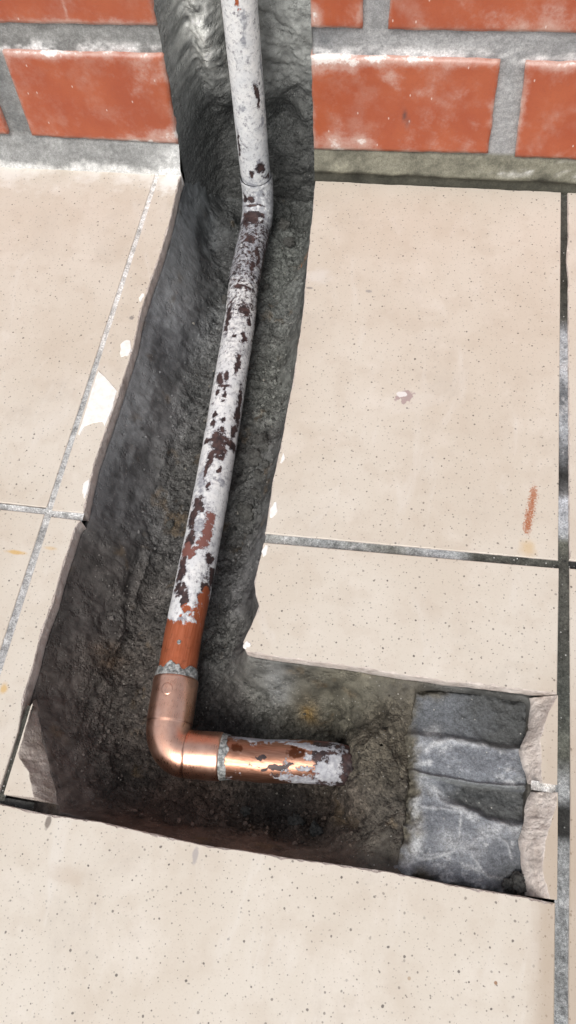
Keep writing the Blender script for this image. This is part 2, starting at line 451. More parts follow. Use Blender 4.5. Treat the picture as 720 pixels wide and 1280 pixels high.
def mat_copper():
    n = NT('bright_copper')
    scr = n.noise(1.0, 5, 0.7, n.vec('MULTIPLY', n.pos, (420, 420, 900)))
    sc2 = n.noise(1.0, 3, 0.7, n.vec('MULTIPLY', n.pos, (1600, 160, 500)))
    f = n.noise(110, 4, 0.6)
    c = n.mix(n.step(f, 0.3, 0.72), (0.86, 0.475, 0.335), (0.94, 0.585, 0.445))
    c = n.mix(n.math('MULTIPLY', n.step(scr, 0.48, 0.78), 0.40), c, (0.50, 0.22, 0.14))
    c = n.mix(n.math('MULTIPLY', n.step(n.attr('tarn', True), 0.2, 1.0), 0.75), c, (0.22, 0.10, 0.07))
    r = n.remap(n.math('ADD', n.math('MULTIPLY', sc2, 0.5), n.math('MULTIPLY', f, 0.5)), 0.3, 0.7, 0.22, 0.40)
    return n.set(color=c, metal=1.0, rough=r, normal=n.bump(n.math('ADD', sc2, n.math('MULTIPLY', scr, 0.6)), 0.05, 0.0004))

def mat_solder():
    n = NT('grey_solder')
    f = n.noise(420, 5, 0.65)
    c = n.mix(n.step(f, 0.35, 0.68), (0.13, 0.14, 0.14), (0.58, 0.59, 0.57))
    c = n.mix(n.math('MULTIPLY', n.step(n.noise(900, 3), 0.58, 0.72), 0.7), c, (0.06, 0.05, 0.05))
    return n.set(color=c, metal=0.35, rough=0.5, normal=n.bump(f, 0.6, 0.0009))

def mat_plain(name, col, rough=0.8, scale=400):
    n = NT(name)
    f = n.noise(scale, 5, 0.7)
    c = n.mix(n.step(f, 0.3, 0.7), tuple(0.6 * v for v in col), tuple(1.35 * v for v in col))
    return n.set(color=c, rough=rough, normal=n.bump(f, 0.6, 0.001), spec=0.3)

M_TILE, M_BODY, M_CHIP = mat_tile(), mat_tile_body(), mat_chip()
M_DIRTY = mat_tile_body(True)
M_SOIL = mat_soil()
M_GRAIN = mat_vcol('cement_grains', (0.6, 0.9), 900, 0.4, 0.0008, 0.30, 0.3)
M_BED = mat_vcol('bedding_mortar', (0.45, 0.8), 420, 0.75, 0.0011, 0.30, 0.38, 0.14)
M_MORTAR = mat_vcol('wall_mortar', (0.75, 0.95), 300, 0.5, 0.0012, 0.20, 0.2)
M_GROUT = mat_vcol('grout', (0.7, 0.95), 800, 0.7, 0.0010, 0.40, 0.2, 0.35, (0.7, 0.7, 0.68))
M_BRICK = mat_brick()
M_PIPE, M_STUB, M_COPPER, M_SOLDER = mat_pipe('main'), mat_pipe('stub'), mat_copper(), mat_solder()
M_CLOD = mat_plain('crumbly_cement', (0.075, 0.075, 0.070), 0.9, 700)
M_ORANGE = mat_plain('orange_brick_chip', (0.36, 0.14, 0.045), 0.8, 500)
M_SCREED = mat_plain('screed', (0.30, 0.29, 0.27), 0.9, 90)

# ------------------------------------------------------------------ traced outlines (metres; floor top is z = 0, wall face is y = 0)
LE = [(-0.3113, -0.0035), (-0.3112, -0.0123), (-0.3102, -0.0264), (-0.3077, -0.0752), (-0.3086, -0.1186), (-0.3098, -0.1502), (-0.3065, -0.1860), (-0.3071, -0.2052), (-0.3072, -0.2281),
      (-0.3075, -0.2495), (-0.3084, -0.2703), (-0.3091, -0.2866), (-0.3074, -0.3090), (-0.3064, -0.3265)]
LE2 = [(-0.3066, -0.3322), (-0.3088, -0.3375), (-0.3088, -0.3526), (-0.3090, -0.3684), (-0.3081, -0.3902), (-0.3094, -0.4073), (-0.3088, -0.4277), (-0.3084, -0.4401),
       (-0.3082, -0.4489), (-0.3074, -0.4573)]
REM_TOP = [(-0.3017, -0.4532), (-0.3018, -0.4829), (-0.2919, -0.4913), (-0.2853, -0.5043)]
REM_BOT = [(-0.3052, -0.4480), (-0.3002, -0.4613), (-0.2926, -0.4743), (-0.2840, -0.4890), (-0.2734, -0.5050)]
BE = [(-0.3400, -0.5098), (-0.3130, -0.5098), (-0.2764, -0.5114), (-0.2437, -0.5108), (-0.2180, -0.5120), (-0.1862, -0.5132), (-0.1380, -0.5124), (-0.0831, -0.5108),
      (-0.0541, -0.5119), (-0.0139, -0.5118), (-0.0005, -0.5122)]
RE = [(-0.1970, -0.0035), (-0.1933, -0.0464), (-0.1901, -0.0940), (-0.1864, -0.1353), (-0.1840, -0.1951), (-0.1835, -0.2112), (-0.1837, -0.2383), (-0.1837, -0.2623),
      (-0.1841, -0.2830), (-0.1836, -0.3112), (-0.1829, -0.3264)]
RE2 = [(-0.1824, -0.3329), (-0.1837, -0.3492), (-0.1838, -0.3601), (-0.1818, -0.3684), (-0.1785, -0.3754), (-0.1803, -0.3875), (-0.1837, -0.3991), (-0.1811, -0.4047),
       (-0.1761, -0.4055), (-0.1279, -0.4053), (-0.0737, -0.4064), (-0.0005, -0.4053)]

# ------------------------------------------------------------------ floor: screed, tiles, grout
ground = quads_mesh('ground', [(-30, -30, -0.12), (30, -30, -0.12), (30, 30, -0.12), (-30, 30, -0.12)], [(0, 1, 2, 3)], False)
link('ground', ground, M_SCREED, kind='structure')
floor = empty('floor', (0, 0, 0), kind='structure', label='floor of cream speckled ceramic tiles with grey grout joints')

def rects(name, rs, z, mat, parent, **kw):
    V, F = [], []
    for x0, y0, x1, y1 in rs:
        k = len(V); V += [(x0, y0, z), (x1, y0, z), (x1, y1, z), (x0, y1, z)]; F.append((k, k + 1, k + 2, k + 3))
    return link(name, quads_mesh(name, V, F, False), mat, parent, **kw)
rects('screed', [(-4, -4, -0.330, 0.0), (0.004, -4, 4, 0.0), (-0.330, -4, 0.004, -0.530), (-0.165, -0.390, 0.004, 0.0)], -0.0150, M_SCREED, floor)

def resample(poly, cuts, step_cut, step_plain, seed, amp):
    """closed outline -> dense outline; edges listed in cuts get ragged"""
    out, flag = [], []
    n = len(poly)
    for i in range(n):
        a = np.array(poly[i], float); b = np.array(poly[(i + 1) % n], float)
        L = np.linalg.norm(b - a); cut = i in cuts
        k = max(1, int(L / (step_cut if cut else step_plain)))
        for j in range(k):
            out.append(a + (b - a) * j / k); flag.append(cut)
    out = np.array(out); flag = np.array(flag)
    prv, nxt = np.roll(out, 1, 0), np.roll(out, -1, 0)
    t = nxt - prv; t /= np.linalg.norm(t, axis=1)[:, None] + 1e-12
    nr = np.stack([t[:, 1], -t[:, 0]], -1)          # outward for a counter-clockwise outline
    f2 = (flag & np.roll(flag, 1)).astype(float)
    P = v3(out[:, 0], out[:, 1])
    out = out + nr * (fbm(P, 70, 4, 0.6, seed) * amp * f2)[:, None]
    return out, nr, f2

def area2(p):
    p = np.array(p); return np.sum(p[:, 0] * np.roll(p[:, 1], -1) - np.roll(p[:, 0], -1) * p[:, 1])

def make_tile(poly, cuts=(), seed=0, amp=0.0008, thick=0.0130, z=0.0, parent=None, mats=None, name='tile', chipw=1.0, **kw):
    if area2(poly) < 0:
        n = len(poly); poly = poly[::-1]; cuts = [(n - 2 - c) % n for c in cuts]
    P, nr, f = resample(poly, set(cuts), 0.0015, 0.02, seed, amp)
    n = len(P)
    w = 0.0005 + f * chipw * (0.0002 + 0.0009 * np.clip(fbm(v3(P[:, 0], P[:, 1]), 210, 4, 0.7, seed + 5) * 2.6 - 0.2, -0.3, 2.6))
    inner = P - nr * w[:, None]
    drop = 0.0004 + f * 0.0005
    A = np.hstack([inner, np.full((n, 1), z)])
    B = np.hstack([P, (z - drop)[:, None]])
    Cc = np.hstack([P + nr * (f * 0.0006 * vnoise(v3(P[:, 0], P[:, 1]), 90, seed + 3))[:, None], np.full((n, 1), z - thick * 0.55)])
    Cc[:, :2] += nr * (f * 0.0007 * fbm(v3(P[:, 0], P[:, 1]), 260, 3, 0.7, seed + 6))[:, None]
    D = np.hstack([P - nr * (f * 0.0008)[:, None], np.full((n, 1), z - thick)])
    V = np.vstack([A, B, Cc, D])
    F = [list(range(n))]; mi = [0]
    for r in range(3):
        for i in range(n):
            j = (i + 1) % n
            F.append([r * n + i, (r + 1) * n + i, (r + 1) * n + j, r * n + j])
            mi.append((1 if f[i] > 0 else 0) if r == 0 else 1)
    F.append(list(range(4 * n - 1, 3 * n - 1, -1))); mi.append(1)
    me = bpy.data.meshes.new(name)
    me.from_pydata(V.tolist(), [], F)
    me.polygons.foreach_set('material_index', mi)
    me.update()
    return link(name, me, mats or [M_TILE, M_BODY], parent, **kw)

def make_broken(top, bot, back, seed, parent, body=None, **kw):
    """a tile left-over whose broken side slopes from the glaze edge 'top' down to 'bot' (open polylines), closed by 'back'"""
    N, R = 110, 16
    def rs(p):
        p = np.array(p, float); s = np.concatenate([[0], np.cumsum(np.linalg.norm(np.diff(p, axis=0), axis=1))]); q = np.linspace(0, s[-1], N)
        return np.stack([np.interp(q, s, p[:, 0]), np.interp(q, s, p[:, 1])], -1)
    t, b = rs(top), rs(bot)
    jt = 0.0012 * fbm(v3(t[:, 0], t[:, 1]), 130, 3, 0.6, seed); t = t + jt[:, None] * np.array([1.0, 0.3])
    b = b + (0.0016 * fbm(v3(b[:, 0], b[:, 1]), 110, 3, 0.6, seed + 9))[:, None] * np.array([1.0, 0.3])
    G = np.zeros((R, N, 3))
    for k in range(R):
        a = k / (R - 1)
        xy = t * (1 - a) + b * a
        G[k, :, :2] = xy
        G[k, :, 2] = -0.0130 * (a ** 1.25)
    edge = np.minimum(1, np.minimum(np.arange(N), N - 1 - np.arange(N)) / 4.0)
    mid = np.sin(np.linspace(0, np.pi, R))[:, None]
    G[..., 2] += (0.0030 * fbm(G * np.array([1, 1, 0]), 120, 5, 0.65, seed + 3) + 0.0018 * (0.25 - np.abs(fbm(G * np.array([1, 1, 0]), 190, 3, 0.6, seed + 4)))) * mid - 0.0010 * mid
    back = [(*p, 0.0) for p in back]
    V = G.reshape(-1, 3).tolist(); n0 = len(V)
    V += [list(p) for p in back] + [[p[0], p[1], -0.0130] for p in back]
    m = len(back)
    F, mi = [], []
    F.append(list(range(N)) + [n0 + i for i in range(m)]); mi.append(0)
    for k in range(R - 1):
        for i in range(N - 1):
            F.append([k * N + i, (k + 1) * N + i, (k + 1) * N + i + 1, k * N + i + 1]); mi.append(1)
    chain_t = [N - 1] + [n0 + i for i in range(m)] + [0]
    chain_b = [R * N - 1] + [n0 + m + i for i in range(m)] + [(R - 1) * N]
    F.append([k * N for k in range(R)] + [n0 + m + m - 1, n0 + m - 1]); mi.append(1)
    F.append([k * N + N - 1 for k in range(R)] + [n0 + m, n0]); mi.append(1)
    for i in range(1, len(chain_t) - 2):
        F.append([chain_t[i], chain_b[i], chain_b[i + 1], chain_t[i + 1]]); mi.append(1)
    me = bpy.data.meshes.new('tile'); me.from_pydata(V, [], F)
    me.polygons.foreach_set('material_index', mi); me.update()
    bm = bmesh.new(); bm.from_mesh(me); bmesh.ops.recalc_face_normals(bm, faces=bm.faces); bm.to_mesh(me); bm.free()
    for p in me.polygons: p.use_smooth = p.material_index == 1
    return link('tile', me, [M_TILE, body or M_BODY], parent, **kw)

# right big tile, and the one below it
t = RE + [(-0.0005, -0.3222), (-0.0008, -0.0035)]
make_tile(t, range(len(RE) - 1), 1, parent=floor, label='large tile right of the trench below the brick wall')
t = RE2 + [(0.0000, -0.3277)]
make_tile(t, range(len(RE2) - 1), 2, parent=floor, label='tile with a broken lower left corner above the side trench')
# left narrow strips
STRIP1 = LE + [(-0.3285, -0.3270), (-0.3300, -0.0035)]
s1 = make_tile(STRIP1, range(len(LE) - 1), 3, parent=floor, label='narrow strip of tile with white chips along the trench')
s2 = make_tile(LE2 + [(-0.3056, -0.4700), (-0.3060, -0.5078), (-0.3270, -0.5065), (-0.3276, -0.3318)], range(len(LE2) - 1), 4, parent=floor)
make_tile([(-0.62, -0.0030), (-0.3338, -0.0030), (-0.3326, -0.3255), (-0.62, -0.3265)], (), 5, parent=floor)
make_tile([(-0.62, -0.3320), (-0.3325, -0.3306), (-0.3322, -0.5070), (-0.62, -0.5080)], (), 6, parent=floor)
make_tile(BE + [(-0.0003, -0.80), (-0.3400, -0.80)], range(1, len(BE) - 1), 7, 0.0005, parent=floor, label='large speckled tile along the near side of the trench')
make_tile([(-0.62, -0.5115), (-0.3440, -0.5115), (-0.3440, -0.80), (-0.62, -0.80)], (), 8, parent=floor)
make_tile([(0.0042, -0.0035), (0.0046, -0.05), (0.0034, -0.075), (0.0048, -0.095), (0.0052, -0.19), (0.0060, -0.3215), (0.30, -0.3190), (0.30, -0.0035)], range(0, 5), 9, 0.0005, parent=floor)
make_tile([(0.0062, -0.3270), (0.0070, -0.4600), (0.0062, -0.54), (0.0062, -0.80), (0.30, -0.80), (0.30, -0.3250)], (), 10, parent=floor)
make_broken(REM_TOP, REM_BOT, [(-0.3026, -0.5052), (-0.3024, -0.4800), (-0.3023, -0.4545)], 11, floor, body=M_DIRTY, label='small triangular tile remnant with a broken face at the near left corner')
P1T = [(-0.0004, -0.4058), (-0.0050, -0.4160), (-0.0098, -0.4322), (-0.0085, -0.4440), (-0.0077, -0.4545)]
P1B = [(-0.0128, -0.4060), (-0.0136, -0.4246), (-0.0186, -0.4373), (-0.0161, -0.4469), (-0.0133, -0.4545)]
make_broken(P1T, P1B, [(0.0000, -0.4545), (0.0000, -0.4200), (0.0000, -0.4058)], 12, floor, label='upper broken tile stub at the right end of the trench')
P2T = [(0.0000, -0.4584), (-0.0006, -0.4656), (-0.0057, -0.4835), (-0.0070, -0.4976), (-0.0040, -0.5065), (-0.0020, -0.5105)]
P2B = [(-0.0118, -0.4584), (-0.0154, -0.4761), (-0.0168, -0.4844), (-0.0161, -0.4961), (-0.0138, -0.5034), (-0.0136, -0.5108)]
make_broken(P2T, P2B, [(0.0004, -0.5106), (0.0004, -0.4800), (0.0004, -0.4584)], 13, floor, label='lower broken tile stub at the right end of the trench')

# chips where the glaze has flaked off: thin slips of bare body on the tile
def blob_poly(cx, cy, rx, ry, seed, n=15):
    a = np.linspace(0, 2 * np.pi, n, endpoint=False) + 0.2 * np.sin(np.arange(n) * 7.3 + seed)
    r = 0.95 + 0.75 * fbm(v3(np.cos(a) * 0.01, np.sin(a) * 0.01, seed * 0.1), 120, 2, 0.5, seed)
    return list(zip(cx + rx * r * np.cos(a), cy + ry * r * np.sin(a)))
def chip(poly, parent, seed):
    return make_tile(poly, range(len(poly)), seed, 0.0004, 0.0012, 0.00045, parent, [M_CHIP, M_CHIP], 'glaze_chip', 0.4)
chip([(-0.3279, -0.2109), (-0.3179, -0.2190), (-0.3085, -0.2281), (-0.3079, -0.2419), (-0.3086, -0.2500), (-0.3096, -0.2591), (-0.3126, -0.2548), (-0.3194, -0.2568),
      (-0.3240, -0.2600), (-0.3256, -0.2680), (-0.3278, -0.2670), (-0.3274, -0.2577), (-0.3280, -0.2303)][::-1], s1, 21)
chip(blob_poly(-0.3120, -0.1905, 0.0047, 0.0085, 22), s1, 22)
chip(blob_poly(-0.3126, -0.1405, 0.0024, 0.0046, 23), s1, 23)
chip(blob_poly(-0.3098, -0.3080, 0.0020, 0.0075, 24), s1, 24)
big = [o for o in floor.children if o.get('label', '').startswith('large tile right')][0]
brk = [o for o in floor.children if o.get('label', '').startswith('tile with a broken')][0]
chip(blob_poly(-0.1800, -0.3090, 0.0030, 0.0062, 25), big, 25)
chip(blob_poly(-0.1805, -0.2700, 0.0020, 0.0040, 26), big, 26)
chip(blob_poly(-0.1803, -0.3385, 0.0018, 0.0050, 27), brk, 27)
chip(blob_poly(-0.1808, -0.4010, 0.0022, 0.0030, 28), brk, 28)

def lerp_tab(x, tab):
    tab = sorted(tab); xs = [r[0] for r in tab]
    return np.stack([np.interp(x, xs, [r[1][k] for r in tab]) for k in range(3)], -1)

def grout(a, b, w, tab, seed, z=-0.0016, step=0.0012):
    a = np.array(a); b = np.array(b); L = np.linalg.norm(b - a); n = int(L / step) + 2; m = 7
    t = (b - a) / L; nr = np.array([-t[1], t[0]])
    u = np.linspace(0, L, n)[:, None]; q = np.linspace(-0.5, 0.5, m)[None]
    XY = a + t * u[..., None] + nr * (q * (w + 0.0010))[..., None]
    G = np.concatenate([XY, np.zeros((n, m, 1))], -1)
    G[..., 2] = z + 0.00045 * fbm(G, 350, 4, 0.65, seed) + 0.0006 * (np.abs(q) * 2) ** 2 - 0.0003
    G[..., 2] = np.minimum(G[..., 2], -0.0003)
    c = lerp_tab(u[:, 0] / L, tab)[:, None, :] * np.ones((1, m, 1))
    me, _ = grid_mesh('grout_joint', G)
    c = c * (1 + 0.9 * fbm(G, 230, 5, 0.75, seed + 4))[..., None]
    wht = ss(0.22, 0.5, fbm(G, 190, 3, 0.7, seed + 8))[..., None] * 0.5 * (c.mean(-1, keepdims=True) > 0.16)
    c = c * (1 - wht) + wht * 0.6
    attr(me, 'Col', np.clip(c.reshape(-1, 3), 0.01, 0.8))
    return link('grout_joint', me, M_GROUT, floor)
LG, MG, DK, GN, BK = (0.46, 0.46, 0.45), (0.27, 0.28, 0.28), (0.075, 0.075, 0.065), (0.115, 0.118, 0.098), (0.03, 0.03, 0.028)
grout((-0.3318, -0.003), (-0.3305, -0.3265), 0.0042, [(0, (.72, .71, .68)), (.35, (.70, .69, .67)), (.55, (.60, .59, .57)), (.66, (.42, .43, .43)), (.78, (.42, .43, .43)), (1, (.50, .50, .49))], 31, -0.0008)
grout((-0.3300, -0.3300), (-0.3296, -0.5078), 0.0050, [(0, LG), (.4, (.42, .42, .42)), (.75, (.42, .42, .42)), (1, (.36, .36, .35))], 32, -0.0009)
grout((-0.62, -0.3292), (-0.3062, -0.3294), 0.0054, [(0, LG), (1, (.50, .50, .49))], 33, -0.0014)
grout((-0.1822, -0.3296), (0.0000, -0.3250), 0.0056, [(0, (.36, .36, .34)), (.2, MG), (.45, (.20, .20, .18)), (.6, (.40, .41, .42)), (.68, (.24, .25, .25)), (.72, DK), (1, DK)], 34)
grout((0.0030, -0.3245), (0.30, -0.3220), 0.0056, [(0, BK), (1, DK)], 35, -0.0020)
grout((0.0018, -0.0035), (0.0028, -0.3250), 0.0052, [(0, DK), (.30, (.05, .05, .042)), (.40, DK), (.44, (.36, .38, .40)), (.55, (.42, .44, .46)), (.60, (.15, .16, .17)), (.68, (.36, .38, .40)), (.74, (.20, .21, .22)),
      (.80, BK), (.845, (.12, .12, .12)), (.86, (.46, .48, .51)), (.93, (.40, .42, .44)), (.95, GN), (1, DK)], 36, -0.0018)
grout((0.0030, -0.3250), (0.0032, -0.80), 0.0064, [(0, DK), (.08, DK), (.18, (.075, .08, .07)), (.24, GN), (.27, MG), (.285, MG), (.297, BK), (.325, BK), (.335, MG), (1, MG)], 37, -0.0015)
grout((-0.3035, -0.4545), (-0.3042, -0.5085), 0.0034, [(0, DK), (1, DK)], 38, -0.0024)
grout((-0.62, -0.5096), (-0.2855, -0.5088), 0.0034, [(0, MG), (.9, MG), (.92, (.10, .10, .10)), (1, BK)], 39, -0.0050)
grout((-0.0132, -0.4563), (0.0002, -0.4563), 0.0040, [(0, (.5, .48, .45)), (1, (.6, .58, .55))], 40, -0.0022)
grout((-0.3420, -0.511), (-0.3420, -0.80), 0.0045, [(0, MG), (1, MG)], 41)

# ------------------------------------------------------------------ trench
OUT = [(-0.3113, 0.075)] + LE + LE2 + [(-0.3052, -0.4480), (-0.3002, -0.4613), (-0.2926, -0.4743), (-0.2840, -0.4890), (-0.2734, -0.5085)] + BE[3:-1] \
      + [(-0.0136, -0.5108), (-0.0161, -0.4961), (-0.0154, -0.4761), (-0.0118, -0.4584), (-0.0161, -0.4469), (-0.0186, -0.4373), (-0.0136, -0.4246), (-0.0128, -0.4072)] \
      + RE2[:-1][::-1] + RE[::-1] + [(-0.1970, 0.075)]
STEP = 0.00072
gx = np.arange(-0.318, -0.004, STEP); gy = np.arange(-0.519, 0.074, STEP)
X, Y = np.meshgrid(gx, gy, indexing='ij')
DIST = seg_dist(X, Y, OUT); INS = inside(X, Y, OUT)
SD = np.where(INS, DIST, -DIST)
WID = 0.036 + 0.012 * ss(-0.26, -0.30, X) * ss(-0.46, -0.38, Y) - 0.004 * ss(-0.22, -0.19, X) * ss(-0.40, -0.36, Y)
topn = ss(-0.075, 0.0, Y)
WID = WID * (1 - topn) + topn * np.where(X < -0.25, 0.019, 0.014)
WID = WID * (1 + 0.22 * fbm(v3(X, Y), 22, 3, 0.5, 3))
tt = np.clip(SD / WID, 0, 1)
shape = 1 - (1 - tt) ** 2.3
FLO = -0.071 - 0.006 * ss(-0.13, -0.03, Y)
ramp = ss(-0.128, -0.092, X + 0.012 * fbm(v3(X, Y), 45, 3, 0.5, 8)) * ss(-0.385, -0.41, Y)
FLO = FLO * (1 - ramp) + (-0.0185) * ramp
Z = -0.0133 + (FLO + 0.0133) * shape
PB = v3(X, Y, Z)
rough_amt = 0.35 + 0.65 * ss(0.25, 0.75, tt)
NZ = 0.0060 * fbm(PB, 24, 3, 0.5, 11) * ss(0, 0.4, tt) + 0.0040 * fbm(PB, 75, 3, 0.55, 12) * rough_amt
rid = 1 - np.abs(fbm(PB, 55, 4, 0.55, 13))
NZ += 0.0040 * (rid - 0.75) * rough_amt
lump = np.abs(fbm(PB, 42, 3, 0.5, 18)); lump2 = np.abs(fbm(PB, 105, 3, 0.55, 19))
NZ += (0.0075 * (0.22 - lump) * ss(0.15, 0.6, tt) + 0.0034 * (0.2 - lump2) * ss(0.35, 0.8, tt)) * (1 - 0.55 * ss(-0.265, -0.295, X) * ss(-0.42, -0.30, Y))
crumb = np.clip(fbm(PB, 240, 3, 0.6, 14), 0, 1)
NZ += 0.0036 * crumb * ss(0.25, 0.7, tt) * ss(-0.35, 0.15, fbm(PB, 30, 2, 0.5, 15))
NZ += 0.0008 * fbm(PB, 420, 2, 0.6, 16) * ss(0.0, 0.1, tt)
NZ *= 1 - 0.55 * ss(-0.262, -0.288, X) * ss(-0.40, -0.27, Y)
# heaped crumbly cement right of the pipe, a low heap round the buried pipe end, hollow below the wall
for cx, cy, r, h in ((-0.207, -0.235, 0.017, 0.012), (-0.208, -0.275, 0.015, 0.007), (-0.212, -0.20, 0.014, 0.005), (-0.0995, -0.455, 0.011, 0.012), (-0.100, -0.440, 0.014, 0.006),
                     (-0.232, 0.012, 0.012, 0.010), (-0.285, 0.020, 0.016, 0.012)):
    Z += h * np.exp(-((X - cx) ** 2 + (Y - cy) ** 2) / r ** 2) * (1 + 0.5 * fbm(v3(X, Y), 130, 3, 0.6, 17))
for cx, cy, rx, ry, h in ((-0.150, -0.489, 0.030, 0.010, 0.006), (-0.226, 0.040, 0.012, 0.02, 0.016), (-0.275, 0.035, 0.012, 0.02, 0.012), (-0.20, -0.43, 0.018, 0.012, 0.005)):
    Z -= h * np.exp(-(((X - cx) / rx) ** 2 + ((Y - cy) / ry) ** 2))
gzx, gzy = np.gradient(Z, STEP)
nl = np.sqrt(gzx ** 2 + gzy ** 2 + 1)
keepin = ss(0.0, 0.004, SD)
XD = X - gzx / nl * NZ * keepin; YD = Y - gzy / nl * NZ * keepin
Z = np.where(SD > 0, np.minimum(Z + NZ / nl, -0.0135), -0.0133 - 0.001 * ss(0, 0.003, -SD))
Z -= 0.030 * ss(-0.080, -0.070, X) * ss(-0.4055, -0.4110, Y) * ss(-0.5120, -0.5060, Y) * ss(-0.0125, -0.0190, X)
MASK = (SD > -0.0035) | ((X > -0.032) & (Y < -0.4046) & (Y > -0.5128)) | ((X < -0.268) & (Y < -0.4450) & (Y > -0.5128))

TC = [((-0.3200, -0.0402), (.120, .128, .132)), ((-0.3126, -0.1455), (.165, .172, .178)), ((-0.3129, -0.2234), (.150, .150, .150)), ((-0.3167, -0.2804), (.11, .11, .11)),
      ((-0.3028, -0.3732), (.085, .078, .072)), ((-0.2960, -0.4541), (.105, .092, .082)), ((-0.2893, -0.4853), (.16, .14, .125)), ((-0.2536, -0.4727), (.056, .047, .041)),
      ((-0.2665, -0.4239), (.080, .070, .062)), ((-0.2211, -0.5006), (.100, .070, .056)), ((-0.1569, -0.5041), (.125, .088, .068)), ((-0.1196, -0.5004), (.125, .098, .078)),
      ((-0.1552, -0.4860), (.048, .043, .039)), ((-0.2810, -0.0372), (.085, .088, .088)), ((-0.2218, -0.0327), (.115, .122, .114)), ((-0.2044, -0.1592), (.125, .130, .120)),
      ((-0.2042, -0.2674), (.082, .083, .080)), ((-0.1964, -0.3418), (.098, .098, .098)), ((-0.1987, -0.3877), (.082, .082, .078)), ((-0.1681, -0.4102), (.14, .14, .128)),
      ((-0.1213, -0.4139), (.118, .110, .084)), ((-0.0935, -0.4395), (.092, .080, .060)), ((-0.0879, -0.4933), (.088, .078, .064)), ((-0.0382, -0.3961), (.085, .085, .080)),
      ((-0.2009, -0.4303), (.042, .039, .037)), ((-0.1455, -0.4224), (.10, .094, .075)), ((-0.255, -0.25), (.085, .084, .080)), ((-0.262, -0.16), (.088, .090, .088))]
def soil_colour(x, y):
    num = 0.0; den = 1e-9
    for (cx, cy), c in TC:
        w = 1.0 / (((x - cx) ** 2 + (y - cy) ** 2) / 0.02 ** 2 + 0.08) ** 2
        num = num + w[..., None] * np.array(c); den = den + w
    return num / den[..., None]
CC = soil_colour(X, Y)
P = v3(X, Y, Z)
n1 = fbm(P * np.stack([np.ones_like(X), 1 - 0.65 * ss(-0.27, -0.295, X), np.ones_like(X)], -1), 38, 4, 0.6, 21); n2 = fbm(P, 130, 4, 0.65, 22)
CC = CC * (1 + 0.65 * n1 + 0.60 * n2)[..., None]
och = ss(0.30, 0.62, fbm(P, 48, 4, 0.6, 23))[..., None] * 0.45
CC = CC * (1 - och) + np.array([.14, .095, .048]) * och
for (cx, cy), r, c in (((-0.1430, -0.4230), .0055, (.26, .17, .06)), ((-0.285, -0.405), .008, (.10, .065, .04)), ((-0.205, -0.033), .004, (.30, .13, .05)), ((-0.165, -0.413), .008, (.20, .205, .20))):
    w = np.exp(-((X - cx) ** 2 + (Y - cy) ** 2) / r ** 2)[..., None] * np.clip(0.75 + n2, 0, 1)[..., None]
    CC = CC * (1 - w) + np.array(c) * w
# light cement slurry smeared on the upper left side
sm = ss(-0.284, -0.304, X + 0.012 * n1) * ss(-0.36, -0.22, Y) * ss(-0.15, 0.30, n1 + 0.4 * n2)
CC = CC * (1 - 0.5 * sm[..., None]) + np.array([.31, .33, .335]) * 0.5 * sm[..., None]
GRIT = 0.38 + 0.55 * ss(0.40, 0.85, tt + 0.30 * n1)
GRIT = GRIT * (1 - 0.38 * ss(-0.265, -0.292, X) * ss(-0.42, -0.30, Y)) + 0.25 * ss(-0.36, -0.42, Y) * ss(0.2, 0.5, tt)
me, keep = grid_mesh('trench', np.stack([XD, YD, Z], -1), MASK)
attr(me, 'Col', np.clip(CC.reshape(-1, 3)[keep], 0.010, 0.8))
attr(me, 'grit', GRIT.ravel()[keep])
trench = link('trench', me, M_SOIL, None, kind='structure', label='dark cement trench cut through the tiled floor')

def ground_z(x, y):
    i = np.clip(((np.asarray(x) - gx[0]) / STEP).round().astype(int), 0, len(gx) - 1)
    j = np.clip(((np.asarray(y) - gy[0]) / STEP).round().astype(int), 0, len(gy) - 1)
    return Z[i, j], SD[i, j]

# bedding mortar with tile imprints at the right end
bx = np.arange(-0.0925, -0.0095, 0.0005); by = np.arange(-0.5125, -0.4050, 0.0005)
BX, BY = np.meshgrid(bx, by, indexing='ij'); B3 = v3(BX, BY)
PATCH = [(-0.0805, -0.4100), (-0.0793, -0.4420), (-0.0764, -0.4553), (-0.0751, -0.4785), (-0.0795, -0.4978), (-0.0835, -0.5125), (-0.0528, -0.5125), (-0.0115, -0.5125),
         (-0.0100, -0.4623), (-0.0120, -0.4415), (-0.0115, -0.4060), (-0.05, -0.4050)]
sd = np.where(inside(BX, BY, PATCH), 1, -1) * seg_dist(BX, BY, PATCH) + 0.0055 * fbm(B3, 95, 5, 0.65, 51) + 0.0065 * fbm(B3, 38, 2, 0.5, 66) * ss(-0.045, -0.070, BX)
wob = 0.0034 * fbm(B3, 80, 4, 0.55, 52)
H = np.full(BX.shape, -0.0145)
y2 = BY + wob
H -= 0.0038 * ss(-0.4385, -0.4320, y2)                                    # upper third lies lower
H += 0.0012 * ss(-0.4570, -0.4500, y2) * ss(-0.432, -0.4365, y2) * ss(-0.083, -0.073, BX)
hol = ss(-0.0600, -0.0480, BX + 0.008 * fbm(B3, 70, 4, 0.6, 53)) * ss(-0.4690 - 0.0055 * ss(-0.055, -0.032, BX) - 0.0030, -0.4690 - 0.0055 * ss(-0.055, -0.032, BX) + 0.0015, BY + 1.3 * wob) * ss(-0.4575, -0.4595, BY + 0.3 * wob)
H -= 0.0042 * hol
H -= 0.0010 * ss(-0.4700, -0.4610, y2) * ss(-0.457, -0.459, y2)
rdg = np.exp(-((BY + 0.4571 + 0.0012 * np.sin((BX + .08) * 50) + wob * 0.5) / 0.00115) ** 2) * ss(-0.080, -0.075, BX) * ss(-0.013, -0.016, BX)
H += 0.0030 * rdg
